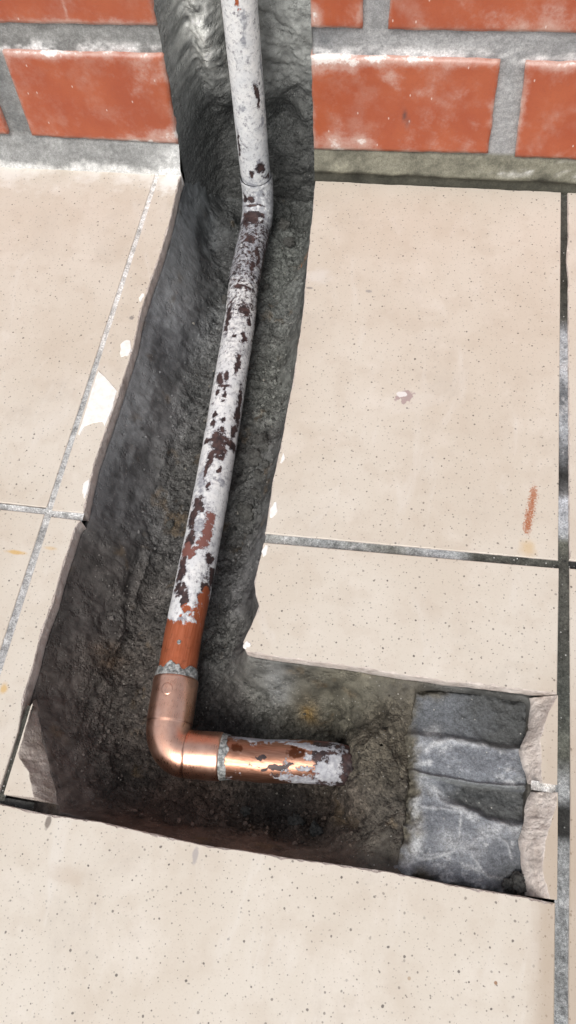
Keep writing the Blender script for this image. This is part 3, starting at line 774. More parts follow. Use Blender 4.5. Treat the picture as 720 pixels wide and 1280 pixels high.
H += 0.0020 * fbm(B3, 40, 3, 0.5, 54) + 0.0008 * fbm(B3, 210, 4, 0.6, 55)
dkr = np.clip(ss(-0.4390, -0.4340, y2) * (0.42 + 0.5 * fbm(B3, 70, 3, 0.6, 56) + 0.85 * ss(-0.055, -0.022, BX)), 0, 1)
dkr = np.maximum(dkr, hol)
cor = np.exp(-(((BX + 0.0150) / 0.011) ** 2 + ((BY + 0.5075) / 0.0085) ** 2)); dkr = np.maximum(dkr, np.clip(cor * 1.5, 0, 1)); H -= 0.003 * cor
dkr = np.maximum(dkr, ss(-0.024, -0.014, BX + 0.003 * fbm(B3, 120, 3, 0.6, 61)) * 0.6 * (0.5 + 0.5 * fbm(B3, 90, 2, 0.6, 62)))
H += dkr * (0.0016 * fbm(B3, 160, 4, 0.65, 57))
H -= 0.0010 * ss(-0.5070, -0.5110, BY)
H = H - 0.014 * ss(0.0030, -0.0060, sd)
c = np.ones(BX.shape + (3,)) * np.array([.165, .176, .194])
g1 = fbm(B3, 55, 5, 0.62, 58); g2 = fbm(B3 * np.array([1, 1.6, 1]), 150, 5, 0.7, 60); g3 = fbm(B3, 420, 3, 0.6, 59)
c = c * (1 + 0.40 * g1 + 0.20 * g3)[..., None]
wh = 0.75 * ss(0.05, 0.55, g1 * 0.7 + g2 * 0.9) * ss(-0.4330, -0.4400, y2)
def stroke(pts, w, a, thin=False):
    global wh, H
    dl = seg_dist(BX + 0.4 * wob, BY + wob * 0.5, pts, False)
    m = np.exp(-(dl / w) ** 2) * np.clip(a + (0.5 if thin else 1.3) * g2 * a, 0, 1)
    wh = np.maximum(wh, m)
    H += 0.0004 * np.exp(-(dl / w) ** 2)
stroke([(-0.0695, -0.4442), (-0.0645, -0.4390), (-0.0556, -0.4370), (-0.0398, -0.4369), (-0.0220, -0.4340), (-0.0175, -0.4375)], 0.0022, 0.75)
stroke([(-0.0685, -0.4341), (-0.0650, -0.4318)], 0.0034, 0.75)
stroke([(-0.0732, -0.4434), (-0.0725, -0.4380)], 0.0028, 0.55)
stroke([(-0.0730, -0.4624), (-0.0731, -0.4719), (-0.0738, -0.4783), (-0.0699, -0.4881), (-0.0716, -0.4986), (-0.0764, -0.5073)], 0.0036, 0.75)
stroke([(-0.0719, -0.4606), (-0.0625, -0.4665), (-0.0511, -0.4716), (-0.0422, -0.4757)], 0.0034, 0.62)
stroke([(-0.0353, -0.4838), (-0.0240, -0.4770), (-0.0180, -0.4785)], 0.0042, 0.55)
stroke([(-0.0546, -0.4897), (-0.0412, -0.4918)], 0.0060, 0.38)
stroke([(-0.0765, -0.4940), (-0.0685, -0.5010), (-0.0580, -0.4985), (-0.0505, -0.4945), (-0.0480, -0.4860), (-0.0485, -0.4740)], 0.0009, 0.60, True)
stroke([(-0.0740, -0.4900), (-0.0660, -0.4985), (-0.0560, -0.4965), (-0.0515, -0.4900)], 0.0007, 0.40, True)
stroke([(-0.0405, -0.4945), (-0.0375, -0.5010), (-0.0320, -0.5045), (-0.0260, -0.5040), (-0.0195, -0.5020)], 0.0009, 0.60, True)
stroke([(-0.0410, -0.4960), (-0.0400, -0.4870), (-0.0320, -0.4835), (-0.0230, -0.4860), (-0.0200, -0.4930)], 0.0008, 0.45, True)
stroke([(-0.0700, -0.4745), (-0.0600, -0.4740), (-0.0480, -0.4745)], 0.0009, 0.50, True)

wh = np.clip(wh, 0, 1)[..., None]
c = c * (1 - wh) + np.array([.50, .51, .515]) * wh
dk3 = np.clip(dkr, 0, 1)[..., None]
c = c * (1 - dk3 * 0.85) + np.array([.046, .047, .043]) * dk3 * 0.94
c = np.where(rdg[..., None] > 0.25, c * 0.45 + np.array([.20, .21, .205]) * 0.55, c)
edge = ss(0.0085, -0.001, sd + 0.007 * fbm(B3, 110, 4, 0.65, 65))[..., None] * ss(-0.052, -0.066, BX)[..., None]
c = c * (1 - edge) + np.array([.12, .108, .082]) * edge
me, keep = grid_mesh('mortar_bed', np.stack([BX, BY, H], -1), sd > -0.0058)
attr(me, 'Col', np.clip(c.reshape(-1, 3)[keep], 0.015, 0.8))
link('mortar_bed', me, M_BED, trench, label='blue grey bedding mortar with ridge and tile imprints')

# ------------------------------------------------------------------ brick wall with the cut chase
wall = empty('brick_wall', (-0.25, 0.0, 0.0), label='red brick wall with grey mortar and a vertical chase cut for the pipe', category='wall')
ZT = 0.43
CHL = [(-0.085, -0.3112), (0.0, -0.3112), (0.0098, -0.3102), (0.0327, -0.3091), (0.0712, -0.3050), (0.1025, -0.3052), (0.1229, -0.3035), (0.1392, -0.3055), (0.25, -0.305), (0.5, -0.305)]
CHR = [(-0.085, -0.1970), (0.0, -0.1970), (0.0229, -0.1974), (0.0841, -0.1958), (0.1406, -0.1938), (0.25, -0.194), (0.5, -0.194)]
def chl(z): return np.interp(z, [a for a, b in CHL], [b for a, b in CHL])
def chr_(z): return np.interp(z, [a for a, b in CHR], [b for a, b in CHR])

zz = np.arange(-0.080, ZT, 0.0012); uu = np.linspace(0, 1, 110)
ZZ, UU = np.meshgrid(zz, uu, indexing='ij')
zn = v3(0, 0, zz)
xl = chl(zz) + 0.0014 * fbm(zn, 60, 4, 0.6, 71) - 0.0004; xr = chr_(zz) + 0.0008 * fbm(zn, 60, 4, 0.6, 72) + 0.0004
XX = xl[:, None] * (1 - UU) + xr[:, None] * UU
dl = XX - xl[:, None]; dr = xr[:, None] - XX
q = np.clip(dl / 0.020, 0, 1); r = np.clip(dr / 0.010, 0, 1)
DEP = 0.056 * np.minimum(1 - (1 - q) ** 2.2, 1 - (1 - r) ** 2.6)
C3 = v3(XX, 0.5, ZZ)
amt = ss(0.0, 0.25, np.minimum(q, r))
DEP += amt * (0.0050 * fbm(C3, 28, 3, 0.5, 73) + 0.0036 * fbm(C3, 90, 4, 0.6, 74) + 0.0008 * fbm(C3, 300, 3, 0.6, 75))
for cx, cz, rx, rz, h in ((-0.2830, 0.108, 0.0155, 0.030, -0.020), (-0.2820, 0.078, 0.0145, 0.018, -0.018), (-0.2850, 0.155, 0.0145, 0.034, -0.022), (-0.2790, 0.097, 0.006, 0.008, -0.008), (-0.2865, 0.066, 0.006, 0.007, -0.006), (-0.2900, 0.046, 0.010, 0.014, -0.008), (-0.2330, 0.006, 0.014, 0.018, 0.016), (-0.222, 0.028, 0.012, 0.012, 0.008),
                          (-0.2780, -0.004, 0.015, 0.022, 0.014), (-0.264, 0.06, 0.007, 0.08, 0.012), (-0.298, 0.09, 0.006, 0.08, 0.010), (-0.2080, 0.085, 0.014, 0.045, -0.006)):
    DEP += amt * h * np.exp(-((XX - cx) / rx) ** 2 - ((ZZ - cz) / rz) ** 2)
c = np.ones(XX.shape + (3,)) * np.array([.185, .192, .186])
n1 = fbm(C3, 45, 4, 0.6, 76); n2 = fbm(C3, 160, 4, 0.65, 77)
lum = np.exp(-((XX + 0.2825) / 0.0185) ** 4) * ss(0.03, 0.065, ZZ + 0.01 * n1)
c = c * (1 + 0.30 * n1 + 0.30 * n2)[..., None] + lum[..., None] * np.array([.46, .462, .44]) * np.clip(0.7 + 1.6 * n2, 0, 1.5)[..., None]
rr = (ss(-0.245, -0.225, XX) * ss(0.02, 0.07, ZZ))[..., None]
c = c * (1 + 0.8 * rr)
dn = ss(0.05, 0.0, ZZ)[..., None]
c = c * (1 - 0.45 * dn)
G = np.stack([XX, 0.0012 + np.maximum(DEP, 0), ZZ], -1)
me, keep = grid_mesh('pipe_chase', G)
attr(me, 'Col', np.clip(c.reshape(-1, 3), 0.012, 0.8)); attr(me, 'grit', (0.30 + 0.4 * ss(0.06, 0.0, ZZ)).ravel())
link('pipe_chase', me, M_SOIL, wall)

def mortar_side(left):
    n = 190 if left else 150
    zz = np.arange(-0.0095, ZT, 0.0016); uu = np.linspace(0, 1, n) ** (0.5 if left else 2.0)
    ZZ, UU = np.meshgrid(zz, uu, indexing='ij')
    inner = (chl(zz) + 0.0016 * fbm(v3(0, 0, zz), 60, 4, 0.6, 71)) if left else (chr_(zz) + 0.0010 * fbm(v3(0, 0, zz), 60, 4, 0.6, 72))
    outer = -0.75 if left else 0.42
    XX = (outer * (1 - UU) + inner[:, None] * UU) if left else (inner[:, None] * (1 - UU) + outer * UU)
    C3 = v3(XX, 0.2, ZZ)
    yy = 0.0034 + 0.0009 * fbm(C3, 60, 4, 0.6, 81) + 0.0003 * fbm(C3, 300, 3, 0.6, 82)
    fil = ss(0.0265, 0.001, ZZ + 0.002 * fbm(C3, 50, 3, 0.6, 83))
    yy = yy - fil * (0.0085 if left else 0.0075) - ss(0.0245, 0.0225, ZZ) * 0.002
    if not left: yy += 0.0022 * ss(0.0090, 0.0055, ZZ) * ss(0.0005, 0.004, ZZ)
    c = np.ones(XX.shape + (3,)) * (np.array([.26, .265, .26]) if left else np.array([.30, .305, .31]))
    n1 = fbm(C3, 70, 5, 0.65, 84); n2 = fbm(C3 * np.array([0.35, 1, 1]), 160, 4, 0.65, 85)
    c = c * (1 + 0.35 * n1 + 0.35 * n2)[..., None]
    # white lime bloom just above each course
    for zb in (0.1015, 0.1972, 0.2930):
        w = np.exp(-((ZZ - zb - 0.001) / 0.0045) ** 2) * np.clip(0.45 + 2.2 * n1 + 1.0 * n2, 0, 1)
        c = c * (1 - w[..., None]) + 0.76 * w[..., None]
    if left:
        w = ss(0.0085, 0.001, ZZ + 0.010 * n1) * 0.85 + ss(0.028, 0.010, ZZ) * ss(-0.345, -0.312, XX) * np.clip(0.6 + n1, 0, 1)
        w = np.clip(w, 0, 1)[..., None]
        c = c * (1 - w) + np.array([.74, .745, .73]) * w
        # dark wet joint between the two bricks at the far left
        w = (np.exp(-((XX + 0.447) / 0.010) ** 2) * ss(0.024, 0.032, ZZ) * ss(0.105, 0.09, ZZ))[..., None] * 0.6
        c = c * (1 - w) + np.array([.13, .14, .145]) * w
    else:
        low = ss(0.0275, 0.0235, ZZ)[..., None]
        cl = np.array([.180, .174, .135]) * (1 + 0.55 * n1 + 0.55 * n2)[..., None]
        cl = cl * (1 - 0.72 * ss(0.0105, 0.0065, ZZ + 0.002 * n1)[..., None])
        wd = ss(0.15, 0.5, n1 + 0.4 * n2)[..., None] * ss(-0.09, -0.04, XX)[..., None] * ss(0.008, 0.014, ZZ)[..., None]
        cl = cl * (1 - 0.6 * wd) + 0.6 * 0.6 * wd
        c = c * (1 - low) + cl * low
        w = (np.exp(-((XX + 0.185) / 0.013) ** 2) * ss(0.104, 0.110, ZZ) * ss(0.13, 0.12, ZZ) * np.clip(0.5 + 1.6 * n1, 0, 1))[..., None] * 0.75
        c = c * (1 - w) + np.array([.10, .11, .12]) * w
    me, _ = grid_mesh('mortar', np.stack([XX, yy, ZZ], -1))
    attr(me, 'Col', np.clip(c.reshape(-1, 3), 0.015, 0.82))
    link('mortar', me, M_MORTAR, wall)
mortar_side(True); mortar_side(False)
# rear body of the wall
bmw = bmesh.new()
for x0, x1, y0 in ((-0.75, -0.312, 0.03), (-0.190, 0.42, 0.03), (-0.312, -0.190, 0.095)):
    vs = [bmw.verts.new(p) for p in ((x0, y0, -0.11), (x1, y0, -0.11), (x1, 0.115, -0.11), (x0, 0.115, -0.11), (x0, y0, ZT), (x1, y0, ZT), (x1, 0.115, ZT), (x0, 0.115, ZT))]
    for f in ((0, 1, 5, 4), (1, 2, 6, 5), (2, 3, 7, 6), (3, 0, 4, 7), (4, 5, 6, 7)): bmw.faces.new([vs[i] for i in f])
me = bpy.data.meshes.new('wall_core'); bmw.to_mesh(me); bmw.free()
link('wall_core', me, M_SCREED, wall)

def make_brick(q, seed, fine=True, eff_blobs=(), scr=(), front=None):
    """q: corners (x,z) top-left, top-right, bottom-right, bottom-left on the wall face"""
    q = np.array(q, float)
    st = 0.0025 if fine else 0.012
    nu = max(4, int(np.linalg.norm(q[1] - q[0]) / st)); nv = max(4, int(np.linalg.norm(q[3] - q[0]) / st))
    U, V = np.meshgrid(np.linspace(0, 1, nu + 1), np.linspace(0, 1, nv + 1), indexing='ij')
    XZ = (q[0] * ((1 - U) * (1 - V))[..., None] + q[1] * (U * (1 - V))[..., None] + q[2] * (U * V)[..., None] + q[3] * ((1 - U) * V)[..., None])
    wx = np.linalg.norm(q[1] - q[0]); wz = np.linalg.norm(q[3] - q[0])
    de = np.minimum(np.minimum(U, 1 - U) * wx, np.minimum(V, 1 - V) * wz)
    P = v3(XZ[..., 0], seed, XZ[..., 1])
    if fine:
        em = ss(0.004, 0.0, de)[..., None]
        XZ = XZ + em * np.stack([0.0009 * fbm(P, 90, 3, 0.6, seed), 0.0009 * fbm(P, 90, 3, 0.6, seed + 1)], -1)
    y0 = front if front is not None else -0.0008 + 0.0012 * random.random()
    yy = y0 + 0.0008 * ss(0.0014, 0.0, de) + 0.0004 * fbm(P, 50, 3, 0.5, seed + 2)
    eff = 0.42 * np.exp(-de / 0.0030) - 0.06 + 0.22 * np.exp(-(V * wz) / 0.006)
    sc = np.zeros_like(eff)
    for cx, cz, rx, rz, a in eff_blobs: eff += a * np.exp(-((XZ[..., 0] - cx) / rx) ** 2 - ((XZ[..., 1] - cz) / rz) ** 2)
    for cx, cz, rx, rz in scr: sc += np.exp(-((XZ[..., 0] - cx + (XZ[..., 1] - cz) * 0.25) / rx) ** 2 - ((XZ[..., 1] - cz) / rz) ** 2)
    G = np.stack([XZ[..., 0], yy, XZ[..., 1]], -1)
    n, m = G.shape[:2]
    ring = [(i, 0) for i in range(n)] + [(n - 1, j) for j in range(1, m)] + [(i, m - 1) for i in range(n - 2, -1, -1)] + [(0, j) for j in range(m - 2, 0, -1)]
    front_v = G.reshape(-1, 3)
    rim = np.array([G[i, j] + np.array([0, 0.016, 0]) for i, j in ring])
    Vt = np.vstack([front_v, rim]); base = n * m
    idx = np.arange(n * m).reshape(n, m)
    F = np.stack([idx[:-1, :-1], idx[1:, :-1], idx[1:, 1:], idx[:-1, 1:]], -1).reshape(-1, 4)[:, ::-1]
    k = len(ring); rid = [idx[i, j] for i, j in ring]
    F2 = [(rid[a], rid[(a + 1) % k], base + (a + 1) % k, base + a) for a in range(k)]
    me = quads_mesh('brick', Vt, np.vstack([F, np.array(F2)]))
    reff = np.array([0.25] * k); attr(me, 'eff', np.concatenate([eff.ravel(), reff])); attr(me, 'scr', np.concatenate([np.clip(sc.ravel(), 0, 1), np.zeros(k)]))
    return link('brick', me, M_BRICK, wall)

# the bricks in the picture
make_brick([(-0.4315, 0.0995), (-0.3050, 0.0998), (-0.3100, 0.0252), (-0.4360, 0.0275)], 101, True,
           [(-0.316, 0.033, 0.020, 0.007, 0.75), (-0.345, 0.027, 0.030, 0.004, 0.5), (-0.318, 0.085, 0.012, 0.012, 0.35), (-0.40, 0.099, 0.035, 0.004, 0.5), (-0.33, 0.075, 0.008, 0.02, 0.2)])
make_brick([(-0.6200, 0.1000), (-0.4525, 0.0996), (-0.4572, 0.0278), (-0.6200, 0.0290)], 102, True)
make_brick([(-0.4600, 0.1955), (-0.3045, 0.1955), (-0.3045, 0.1212), (-0.4600, 0.1214)], 103, True, [(-0.36, 0.1225, 0.05, 0.003, 0.5), (-0.37, 0.133, 0.0012, 0.006, 0.9)])
make_brick([(-0.1938, 0.1955), (-0.1580, 0.1955), (-0.1592, 0.1222), (-0.1940, 0.1222)], 104, True, [(-0.19, 0.128, 0.004, 0.01, 0.8), (-0.17, 0.13, 0.01, 0.01, 0.25)])
make_brick([(-0.1400, 0.1955), (0.0550, 0.1955), (0.0550, 0.1215), (-0.1416, 0.1219)], 105, True, [(-0.06, 0.13, 0.03, 0.012, 0.35), (-0.03, 0.128, 0.02, 0.008, 0.3)])
make_brick([(-0.1955, 0.1020), (-0.0640, 0.1013), (-0.0618, 0.0279), (-0.1972, 0.0252)], 106, True,
           [(-0.178, 0.033, 0.022, 0.009, 0.85), (-0.158, 0.035, 0.008, 0.005, 0.6), (-0.185, 0.098, 0.014, 0.009, 0.7), (-0.165, 0.094, 0.006, 0.008, 0.6), (-0.13, 0.099, 0.05, 0.004, 0.55),
            (-0.14, 0.088, 0.010, 0.006, 0.5), (-0.10, 0.05, 0.03, 0.03, 0.16), (-0.11, 0.078, 0.03, 0.004, 0.25)], [(-0.1262, 0.0563, 0.0013, 0.0055)])
make_brick([(-0.0468, 0.1008), (0.1500, 0.1008), (0.1500, 0.0250), (-0.0412, 0.0262)], 107, True, [(-0.044, 0.06, 0.004, 0.03, 0.5), (-0.02, 0.099, 0.02, 0.004, 0.4)])
# the same wall going on beyond the frame, cheap bricks
xs0 = [(-0.74, -0.64)]
for r in range(4):
    zb = 0.0262 + 0.0952 * r
    off = -0.0535 if r % 2 == 0 else -0.150
    ks = [off + 0.196 * k for k in range(-5, 4)]
    for k in ks:
        a, b = k + 0.0095, k + 0.196 - 0.0095
        a, b = max(a, -0.74), min(b, 0.41)
        for lo, hi in ((-0.74, -0.3045), (-0.194, 0.41)):
            a2, b2 = max(a, lo), min(b, hi)
            if b2 - a2 < 0.025: continue
            if r == 0 and (-0.62 <= (a2 + b2) / 2 < 0.155): continue
            if r == 0 and a2 < -0.62: b2 = min(b2, -0.636)
            if r == 0 and b2 > 0.15: a2 = max(a2, 0.168)
            if r == 1 and (b2 > -0.475 and a2 < 0.07):
                if a2 < -0.479 and b2 < -0.3: b2 = -0.479
                elif b2 > 0.075: a2 = max(a2, 0.073)
                else: continue
            if b2 - a2 < 0.025: continue
            make_brick([(a2, zb + 0.0750), (b2, zb + 0.0750), (b2, zb), (a2, zb)], 200 + int((a2 + 2) * 1000) + r, False)

# ------------------------------------------------------------------ copper pipe
MAIN = [[-0.2346, 0.02, 0.4452], [-0.2437, 0.02, 0.2254], [-0.2479, 0.02, 0.1255], [-0.2506, 0.02, 0.0589], [-0.2534, 0.02, -0.0077], [-0.2534, 0.02, -0.0177], [-0.2533, 0.0191, -0.0289], [-0.2532, 0.0163, -0.038],
        [-0.2531, 0.0116, -0.0451], [-0.2531, 0.0051, -0.05], [-0.253, -0.0032, -0.0528], [-0.2529, -0.0134, -0.0535], [-0.251, -0.0736, -0.052], [-0.2465, -0.1143, -0.05], [-0.2421, -0.1803, -0.048],
        [-0.2381, -0.2403, -0.046], [-0.2341, -0.321, -0.043], [-0.2323, -0.3832, -0.042], [-0.2304, -0.4184, -0.042]]
STUB = [[-0.1919, -0.4611, -0.042], [-0.1649, -0.4598, -0.042], [-0.1405, -0.4566, -0.042], [-0.1085, -0.4545, -0.0435], [-0.088, -0.4530, -0.050]]
MB =  [(0.4486, 0.94, 0.004, 0.0049, 'D'), (0.462, 0.42, 0.0024, 0.0038, 'D'), (0.4429, 1.05, 0.0032, 0.0021, 'G'), (0.4533, 1.62, 0.0032, 0.0024, 'D'), (0.4746, 1.26, 0.0065, 0.0042, 'B'), (0.4831, 1.88, 0.0044, 0.0032, 'D'), (0.4927, 1.62, 0.0023, 0.0073, 'D'), (0.4831, 2.36, 0.0047, 0.0024, 'D'), (0.5085, 1.68, 0.0051, 0.0088, 'D'), (0.5169, 1.83, 0.005, 0.0068, 'D'), (0.5108, 0.79, 0.0035, 0.0048, 'G'), (0.5403, 1.47, 0.0056, 0.0035, 'D'), (0.5528, 1.68, 0.0083, 0.005, 'G'), (0.5528, 0.89, 0.0047, 0.0018, 'D'), (0.5597, 0.63, 0.0046, 0.0022, 'D'), (0.5767, 1.88, 0.0072, 0.0037, 'B'), (0.5861, 0.84, 0.0038, 0.0042, 'B'), (0.595, 1.47, 0.0019, 0.0093, 'D'), (0.5707, 0.94, 0.0055, 0.0021, 'D'), (0.5539, 6.13, 0.0188, 0.0038, 'D'), (0.6281, 2.2, 0.017, 0.0028, 'D'), (0.6489, 0.89, 0.0033, 0.0017, 'D'), (0.6489, 1.57, 0.0018, 0.0013, 'D'), (0.6299, 0.68, 0.0033, 0.0022, 'D'), (0.6212, 1.15, 0.0067, 0.0039, 'D'), (0.6764, 1.05, 0.0078, 0.0019, 'D'), (0.6691, 1.15, 0.0032, 0.0013, 'D'), (0.6915, 1.99, 0.0046, 0.0029, 'D'), (0.6905, 1.57, 0.0038, 0.0019, 'D'), (0.6975, 1.73, 0.0015, 0.0039, 'D'), (0.7043, 1.99, 0.003, 0.0014, 'D'), (0.7014, 1.68, 0.0026, 0.0011, 'D'), (0.7071, 1.47, 0.003, 0.0012, 'D'), (0.7128, 1.62, 0.0011, 0.0016, 'D'), (0.7252, 1.94, 0.0022, 0.0021, 'D'), (0.7322, 1.99, 0.0029, 0.0021, 'D'), (0.7302, 1.36, 0.0029, 0.0015, 'D'), (0.7396, 1.36, 0.0028, 0.0018, 'D'), (0.7484, 1.41, 0.0056, 0.0047, 'D'), (0.7568, 1.36, 0.0062, 0.0047, 'D'), (0.7627, 1.05, 0.0034, 0.0018, 'D'), (0.7647, 1.73, 0.0041, 0.0025, 'D'), (0.7493, 0.52, 0.0028, 0.0053, 'D'), (0.7476, 2.25, 0.0011, 0.0049, 'D'), (0.7071, 0.47, 0.0105, 0.0024, 'D'), (0.7204, 0.47, 0.0103, 0.0031, 'D'), (0.7375, 0.58, 0.0057, 0.0022, 'D'), (0.6775, 0.0, 0.0047, 0.002, 'G'), (0.7678, 1.78, 0.0041, 0.0019, 'D'), (0.7751, 1.83, 0.0054, 0.001, 'D'), (0.7879, 1.57, 0.0026, 0.0012, 'D'), (0.7836, 2.04, 0.0106, 0.0042, 'G'), (0.774, 1.15, 0.0017, 0.0012, 'D'), (0.7825, 0.84, 0.0033, 0.0028, 'G'), (0.8017, 2.09, 0.0038, 0.0044, 'D'), (0.8049, 1.73, 0.0032, 0.0024, 'D'), (0.8101, 2.15, 0.005, 0.003, 'D'), (0.8161, 2.25, 0.005, 0.0033, 'D'), (0.8266, 2.04, 0.0049, 0.0031, 'D'), (0.833, 2.04, 0.0048, 0.0031, 'D'), (0.8387, 2.2, 0.0036, 0.004, 'B'), (0.8409, 1.78, 0.0024, 0.0024, 'B'), (0.8476, 2.25, 0.0047, 0.0033, 'D'), (0.853, 2.2, 0.0041, 0.0028, 'D'), (0.8593, 2.36, 0.0034, 0.0028, 'D'), (0.8664, 2.2, 0.0028, 0.0032, 'D'), (0.8704, 1.94, 0.0022, 0.0026, 'D'), (0.8131, 1.1, 0.0037, 0.0031, 'B'), (0.8229, 1.15, 0.0055, 0.0028, 'B'), (0.8319, 1.26, 0.0042, 0.0027, 'B'), (0.8376, 1.47, 0.0018, 0.0033, 'B'), (0.842, 0.68, 0.0029, 0.0026, 'D'), (0.82, 1.62, 0.0055, 0.004, 'G'), (0.8644, 1.83, 0.0017, 0.0013, 'D'), (0.8508, 0.31, 0.0029, 0.0036, 'D'), (0.8551, 0.05, 0.0035, 0.0062, 'D'), (0.8644, 0.47, 0.0034, 0.0046, 'D'), (0.8694, 0.73, 0.0023, 0.0031, 'D'), (0.8723, 0.37, 0.0056, 0.0051, 'C'), (0.8815, 0.16, 0.0079, 0.0079, 'C'), (0.8874, 0.63, 0.0033, 0.002, 'C'), (0.8732, 1.57, 0.0033, 0.0016, 'D'), (0.8806, 1.41, 0.0027, 0.0026, 'C'), (0.877, 1.68, 0.0033, 0.0011, 'D'), (0.8858, 1.73, 0.0011, 0.0011, 'D'), (0.8883, 1.62, 0.0022, 0.0027, 'G'), (0.3817, 0.73, 0.0093, 0.0018, 'D'), (0.3908, 1.73, 0.0034, 0.0026, 'G'), (0.3212, 1.26, 0.0077, 0.0022, 'G'), (0.3363, 1.31, 0.0058, 0.0017, 'G'), (0.311, 1.52, 0.0042, 0.0011, 'C'), (0.4063, 0.42, 0.0057, 0.0024, 'G'), (0.3684, 0.1, 0.019, 0.0022, 'G'), (0.4279, 2.46, 0.0106, 0.0018, 'D'), (0.4643, 2.83, 0.0018, 0.0317, 'G'), (0.4653, 0.42, 0.0048, 0.0043, 'G')]
SB =  [(0.0545, 6.23, 0.0029, 0.0023, 'W'), (0.0526, 0.47, 0.0059, 0.0017, 'W'), (0.0392, 0.89, 0.0067, 0.0031, 'W'), (0.0516, 1.2, 0.0104, 0.0048, 'W'), (0.065, 0.42, 0.0062, 0.0038, 'W'), (0.0714, 0.0, 0.0057, 0.0041, 'W'), (0.0597, 5.76, 0.0076, 0.0024, 'G'), (0.0494, 5.55, 0.0092, 0.0022, 'G'), (0.027, 5.18, 0.0216, 0.0037, 'G'), (0.0672, 0.84, 0.0067, 0.0036, 'W'), (0.0714, 0.42, 0.0047, 0.0042, 'W'), (0.0784, 6.02, 0.0024, 0.0025, 'D'), (0.0823, 0.26, 0.0028, 0.0041, 'D'), (0.0765, 0.84, 0.0028, 0.0035, 'D'), (0.0823, 6.18, 0.0024, 0.0042, 'D'), (0.0261, 0.0, 0.0024, 0.0016, 'D'), (0.0292, 0.47, 0.0028, 0.0014, 'D'), (0.0382, 0.37, 0.0057, 0.0019, 'D'), (0.0352, 0.79, 0.0023, 0.0017, 'D'), (0.0463, 6.02, 0.0047, 0.003, 'B'), (0.0618, 6.13, 0.0033, 0.0014, 'D'), (0.0597, 0.63, 0.0039, 0.0013, 'B'), (0.0105, 5.9, 0.0040, 0.0030, 'B')]
R0 = 0.0128

def catmull(pts, step):
    pts = np.array(pts, float); Q = np.vstack([2 * pts[0] - pts[1], pts, 2 * pts[-1] - pts[-2]]); out = []
    for i in range(1, len(Q) - 2):
        p0, p1, p2, p3 = Q[i - 1:i + 3]; n = max(2, int(np.linalg.norm(p2 - p1) / step))
        t = np.linspace(0, 1, n, endpoint=False)[:, None]
        out.append(.5 * (2 * p1 + (p2 - p0) * t + (2 * p0 - 5 * p1 + 4 * p2 - p3) * t ** 2 + (3 * p1 - p0 - 3 * p2 + p3) * t ** 3))
    return np.vstack(out + [pts[-1:]])

def sweep(C, ref, rad, nth=112):
    """tube: C (n,3), rad (n,) or (n,nth). returns G (n,nth,3), s, theta, normals"""
    T = np.gradient(C, axis=0); T /= np.linalg.norm(T, axis=1)[:, None]
    ref = np.array(ref, float)
    n1 = ref - T * (T @ ref)[:, None]; n1 /= np.linalg.norm(n1, axis=1)[:, None]
    n2 = np.cross(T, n1)
    th = np.linspace(0, 2 * np.pi, nth, endpoint=False)
    N = np.cos(th)[None, :, None] * n1[:, None] + np.sin(th)[None, :, None] * n2[:, None]
    rad = np.asarray(rad); rad = rad[:, None] if rad.ndim == 1 else rad
    return C[:, None] + rad[..., None] * N, th, N
def arclen(C): return np.concatenate([[0], np.cumsum(np.linalg.norm(np.diff(C, axis=0), axis=1))])

pipe = empty('copper_pipe', (-0.2403, -0.2, -0.06), label='flaking white-painted copper pipe running down the wall into the trench, ending past a bright elbow', category='pipe')

MB = [(a, t, ra * (1.25 if a > 0.74 else 1.05), rc * (1.25 if a > 0.74 else 1.05), ('G' if (k == 'B' and a < 0.6) else k)) for a, t, ra, rc, k in MB]
def blob_fields(S, TH, blobs):
    Q = v3(S, np.cos(TH) * R0, np.sin(TH) * R0)
    S = S + 0.0032 * fbm(Q, 150, 4, 0.65, 131) + 0.0014 * fbm(Q, 420, 2, 0.6, 133)
    TH = TH + (0.0030 * fbm(Q, 150, 4, 0.65, 132) + 0.0012 * fbm(Q, 420, 2, 0.6, 134)) / R0
    f = {k: np.full(S.shape, -9.0) for k in 'DGCWB'}
    for s0, t0, ra, rc, k in blobs:
        da = (TH - t0 + np.pi) % (2 * np.pi) - np.pi
        d = np.sqrt(((S - s0) / ra) ** 2 + (da * R0 / rc) ** 2)
        f[k] = np.maximum(f[k], 1.0 - d)
    return f

